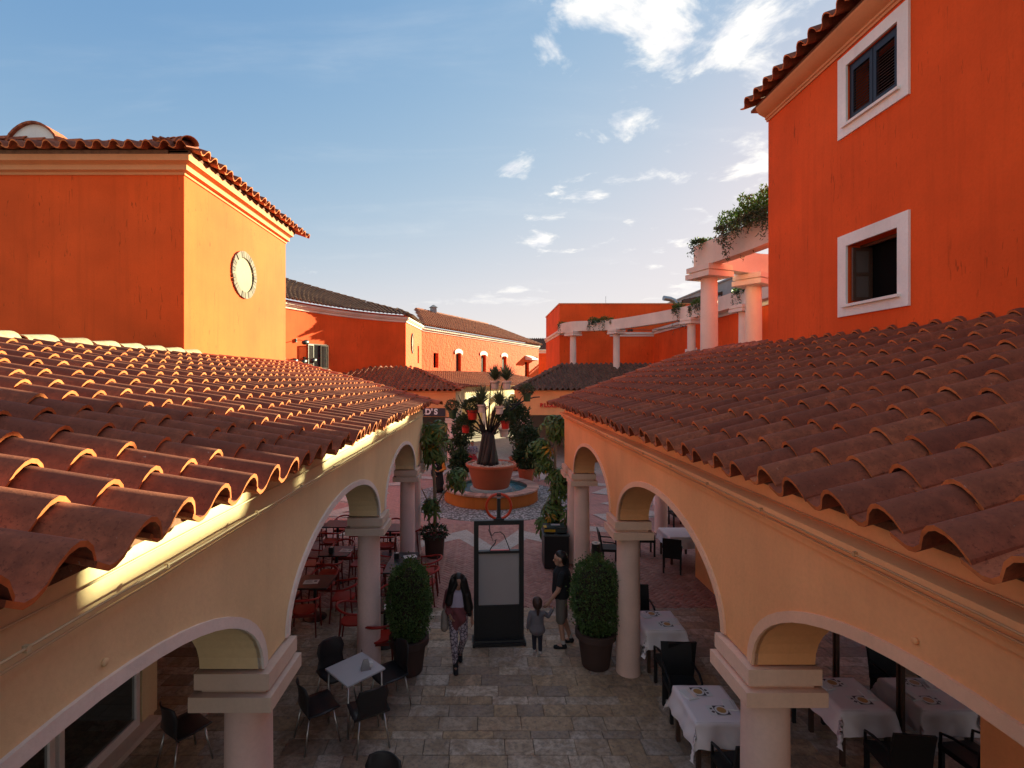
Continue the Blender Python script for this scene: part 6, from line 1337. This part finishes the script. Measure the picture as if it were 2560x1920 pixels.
# man in black shirt and shorts, looking left
J = dict(pelvis=(0, 0, .98), chest=(0, .02, 1.30), neck=(0, .015, 1.47), head=(0, -.02, 1.61), shR=(-.20, .03, 1.39), elR=(-.26, .10, 1.12), wrR=(-.25, .02, .90), shL=(.20, .0, 1.39), elL=(.25, -.09, 1.12), wrL=(.21, -.25, .90), hipR=(-.09, .02, .93), knR=(-.10, .06, .50), anR=(-.11, .20, .085), hipL=(.09, 0, .93), knL=(.10, -.02, .50), anL=(.11, .03, .085))
person('man in black shirt and grey shorts holding a small child by the hand', (1.42, 9.36, .0), R(-90), J, M['skin'],
       [('shirt', 'c_black', torso(J, .170, low=.02, fx=1.3, fy=1.0) + sleeves(J, 'R', .62) + sleeves(J, 'L', .62) + [((0, .01, 1.42), (0, .01, 1.46), .075, .068)]), ('shorts', 'c_khaki', [((0, 0, .93), (0, 0, .98), .138, .138, 1.25, .9)] + legs(J, 'R', .47, .112, .092) + legs(J, 'L', .47, .112, .092)), ('socks', 'c_shoe', [((-.11, .2, .08), (-.11, .19, .15), .042, .043), ((.11, .03, .08), (.11, .02, .15), .042, .043)]), ('shoes', 'c_black', shoe(J, 'R') + shoe(J, 'L'))],
       [('hair', 'hair_black', [((0, -.012, 1.682), (0, .025, 1.66), .094, .103), ((0, .06, 1.62), (0, .062, 1.55), .084, .058)])], s=1.08, yaw=R(-4))
# small child, back to the camera, right hand held up
s = .60; J = dict(pelvis=(0, 0, .50), chest=(0, 0, .68), neck=(0, 0, .775), head=(0, -.005, .895), shR=(-.115, 0, .735), elR=(-.20, -.02, .66), wrR=(-.275, -.03, .775), shL=(.115, 0, .735), elL=(.16, .02, .60), wrL=(.17, .0, .47), hipR=(-.05, 0, .48), knR=(-.052, -.01, .27), anR=(-.05, .02, .055), hipL=(.05, 0, .48), knL=(.052, -.03, .27), anL=(.05, -.04, .055), hdR=(-.3, 0, 1))
person('small child in grey jacket with a ponytail seen from behind', (.95, 9.08, 0), R(180), J, M['skin'],
       [('jacket', 'c_grey', torso(J, .155, s, .0) + [((0, 0, .44), (0, 0, .50), .118, .10, 1.3, .9), ((0, 0, .75), (0, 0, .775), .05, .045)] + sleeves(J, 'R', 1, .075, .06, s) + sleeves(J, 'L', 1, .075, .06, s) + [(J['elR'], J['wrR'], .036, .032), (J['elL'], J['wrL'], .036, .032)]), ('trousers', 'c_navy', [((0, 0, .46), (0, 0, .50), .085, .085, 1.2, .9)] + legs(J, 'R', .95, .1, .075, .06, s) + legs(J, 'L', .95, .1, .075, .06, s)), ('shoes', 'c_shoe', shoe(J, 'R', s) + shoe(J, 'L', s))],
       [('hair', 'hair_brown', [((0, .01, .94), (0, .035, .90), .094, .088), ((0, .09, .93), (0, .085, .74), .035, .022)])], s=.60, hs=.84, voxel=.009)
# woman with very long black hair walking towards the camera
J = dict(pelvis=(0, 0, .90), chest=(0, -.01, 1.19), neck=(0, -.02, 1.345), head=(.005, -.06, 1.475), shR=(-.17, 0, 1.28), elR=(-.22, .03, 1.02), wrR=(-.15, -.12, .93), shL=(.17, 0, 1.28), elL=(.225, .03, 1.03), wrL=(.24, -.02, .80), hipR=(-.08, 0, .86), knR=(-.075, -.10, .47), anR=(-.05, -.14, .075), hipL=(.08, 0, .86), knL=(.10, -.02, .47), anL=(.045, .20, .11))
person('woman with very long black hair and patterned leggings walking towards the camera', (-.47, 8.72, 0), R(6), J, M['skin_dark'],
       [('top', 'c_lilac', torso(J, .128, .95, .08)), ('wrap', 'c_maroon', [((0, 0, .80), (0, 0, .99), .135, .128, 1.3, .9), ((-.03, -.09, .98), (.06, -.08, .84), .06, .085), ((-.05, -.06, .86), (-.06, -.07, .66), .08, .06)] + sleeves(J, 'R', 1, .06, .055) + [(J['elR'], Vector(J['elR']).lerp(Vector(J['wrR']), .8), .052, .045)]), ('leggings', 'c_leggings', [((0, 0, .84), (0, 0, .88), .122, .12, 1.25, .9)] + legs(J, 'R', .98, .098, .068, .048) + legs(J, 'L', .98, .098, .068, .048)), ('boots', 'c_black', shoe(J, 'R') + shoe(J, 'L') + [(J['anR'], (-.05, -.13, .17), .05, .05), (J['anL'], (.05, .18, .20), .05, .05)])],
       [('hair', 'hair_black', [((.005, -.045, 1.53), (.005, -.01, 1.50), .096, .1), ((0, .05, 1.48), (0, .08, 1.02), .10, .10, 1.4, .8), ((-.09, -.05, 1.49), (-.16, -.05, 1.12), .062, .075), ((.09, -.06, 1.49), (.18, -.07, 1.02), .068, .085), ((.15, -.08, 1.25), (.20, -.07, .90), .075, .04), ((-.02, -.10, 1.50), (-.11, -.10, 1.33), .05, .045), ((.04, -.10, 1.51), (.11, -.10, 1.30), .045, .05)])], s=.93)
BG = thing('shoulder_bag', 'pale slouchy shoulder bag hanging at the side of the long-haired woman', 'bag', (-.70, 8.70, .70), world=False); blob('bag_body', [((0, 0, .02), (0, 0, .20), .10, .075, .75, 1.2), ((0, .05, .0), (0, -.05, .0), .09, .09, .8, 1)], .012, M['c_bag'], BG); b = MB(); b.tube([(0, -.07, .24), (.02, -.03, .42), (.035, .0, .50), (.02, .04, .42), (0, .07, .24)], .009, 6); b.obj('strap', M['c_bag'], BG)
# woman in a black dress touching her head, right behind the fountain
J = dict(pelvis=(0, 0, .92), chest=(-.06, -.02, 1.18), neck=(-.12, -.03, 1.32), head=(-.18, -.05, 1.42), shR=(-.26, 0, 1.25), elR=(-.36, -.14, 1.15), wrR=(-.24, -.12, 1.42), shL=(.10, 0, 1.27), elL=(-.05, -.16, 1.02), wrL=(-.22, -.2, .95), hipR=(-.09, 0, .87), knR=(-.10, -.08, .47), anR=(-.10, 0, .08), hipL=(.10, 0, .87), knL=(.14, -.02, .47), anL=(.20, .12, .08), hdR=(.2, 0, 1))
person('person in a wide black dress raising one hand to the head, right behind the fountain', (2.45, 24.4, 0), R(-15), J, M['skin'],
       [('dress', 'c_black', torso(J, .15, 1, 0) + [((0, 0, .62), (-.02, 0, .98), .25, .17, 1.25, .9), ((.12, .05, .66), (.05, .02, .95), .2, .16)] + sleeves(J, 'R', .45) + sleeves(J, 'L', .5)), ('shoes', 'c_shoe', shoe(J, 'R') + shoe(J, 'L'))],
       [('hair', 'hair_brown', [((-.18, -.03, 1.47), (-.17, .01, 1.44), .092, .09)])], s=.95, voxel=.014)
# person with patterned top and red skirt, left behind the giant pot
J = dict(pelvis=(0, 0, .92), chest=(0, 0, 1.22), neck=(0, 0, 1.38), head=(0, 0, 1.52), shR=(-.18, 0, 1.31), elR=(-.26, -.02, 1.06), wrR=(-.14, -.14, .96), shL=(.18, 0, 1.31), elL=(.26, -.02, 1.06), wrL=(.14, -.14, .96), hipR=(-.08, 0, .88), knR=(-.09, 0, .48), anR=(-.1, 0, .08), hipL=(.08, 0, .88), knL=(.09, -.04, .48), anL=(.1, 0, .08))
person('person in a patterned blouse and red skirt standing left behind the giant pot', (-.66, 26.6, 0), R(20), J, M['skin'],
       [('blouse', 'c_pattern', torso(J, .16, 1, .1, 1.4, 1.0) + sleeves(J, 'R', 1, .075, .065) + sleeves(J, 'L', 1, .075, .065)), ('skirt', 'c_red', [((0, 0, .60), (0, 0, .95), .26, .16, 1.15, .95)]), ('shoes', 'c_black', shoe(J, 'R') + shoe(J, 'L'))],
       [('hair', 'hair_ginger', [((0, .01, 1.57), (0, .04, 1.53), .095, .092), ((0, .06, 1.5), (0, .06, 1.42), .06, .04)])], s=.95, voxel=.014)
# adult in black with an orange sleeve carrying a toddler, seen behind the left umbrella tree
J = dict(pelvis=(0, 0, .92), chest=(0, 0, 1.20), neck=(0, 0, 1.36), head=(.02, -.02, 1.50), shR=(-.17, 0, 1.29), elR=(-.25, -.06, 1.05), wrR=(-.12, -.22, 1.0), shL=(.17, 0, 1.29), elL=(.27, -.02, 1.04), wrL=(.05, -.2, .98), hipR=(-.08, 0, .88), knR=(-.09, 0, .48), anR=(-.1, 0, .08), hipL=(.08, 0, .88), knL=(.09, -.04, .48), anL=(.1, 0, .08))
person('adult in black dress and orange cardigan carrying a toddler behind the left umbrella tree', (-2.0, 21.8, 0), 0, J, M['skin'],
       [('dress', 'c_black', torso(J, .14, 1, 0) + [((0, 0, .22), (0, 0, .95), .22, .14, 1.1, .9)]), ('cardigan', 'c_orange', sleeves(J, 'R', 1, .07, .06) + sleeves(J, 'L', 1, .07, .06) + [(J['elL'], J['wrL'], .055, .045), (J['elR'], J['wrR'], .055, .045), ((.15, .0, 1.25), (.14, .02, .95), .09, .08)]), ('shoes', 'c_black', shoe(J, 'R') + shoe(J, 'L'))],
       [('hair', 'hair_brown', [((.02, .0, 1.555), (.02, .03, 1.52), .093, .09), ((.02, .06, 1.5), (.02, .06, 1.3), .06, .05)])], s=.95, voxel=.014)
s = .5; J = dict(pelvis=(0, 0, .16), chest=(0, 0, .31), neck=(0, 0, .395), head=(0, 0, .48), shR=(-.09, 0, .35), elR=(-.12, -.07, .26), wrR=(-.06, -.12, .25), shL=(.09, 0, .35), elL=(.13, .0, .26), wrL=(.2, .06, .3), hipR=(-.05, 0, .14), knR=(-.08, -.12, .05), anR=(-.06, -.08, -.14), hipL=(.05, 0, .14), knL=(.12, -.08, .05), anL=(.14, -.0, -.12))
person('fair-haired toddler in a pale pink top held on the arm of the adult in black', (-2.24, 21.62, .88), R(15), J, M['skin'],
       [('top', 'c_pink', torso(J, .15, s, 0) + sleeves(J, 'R', 1, .075, .06, s) + sleeves(J, 'L', 1, .075, .06, s)), ('trousers', 'c_navy', legs(J, 'R', .9, .11, .08, .06, s) + legs(J, 'L', .9, .11, .08, .06, s))],
       [('hair', 'hair_ginger', [((0, .005, .515), (0, .025, .49), .078, .074)])], s=.5, hs=.72, voxel=.012)
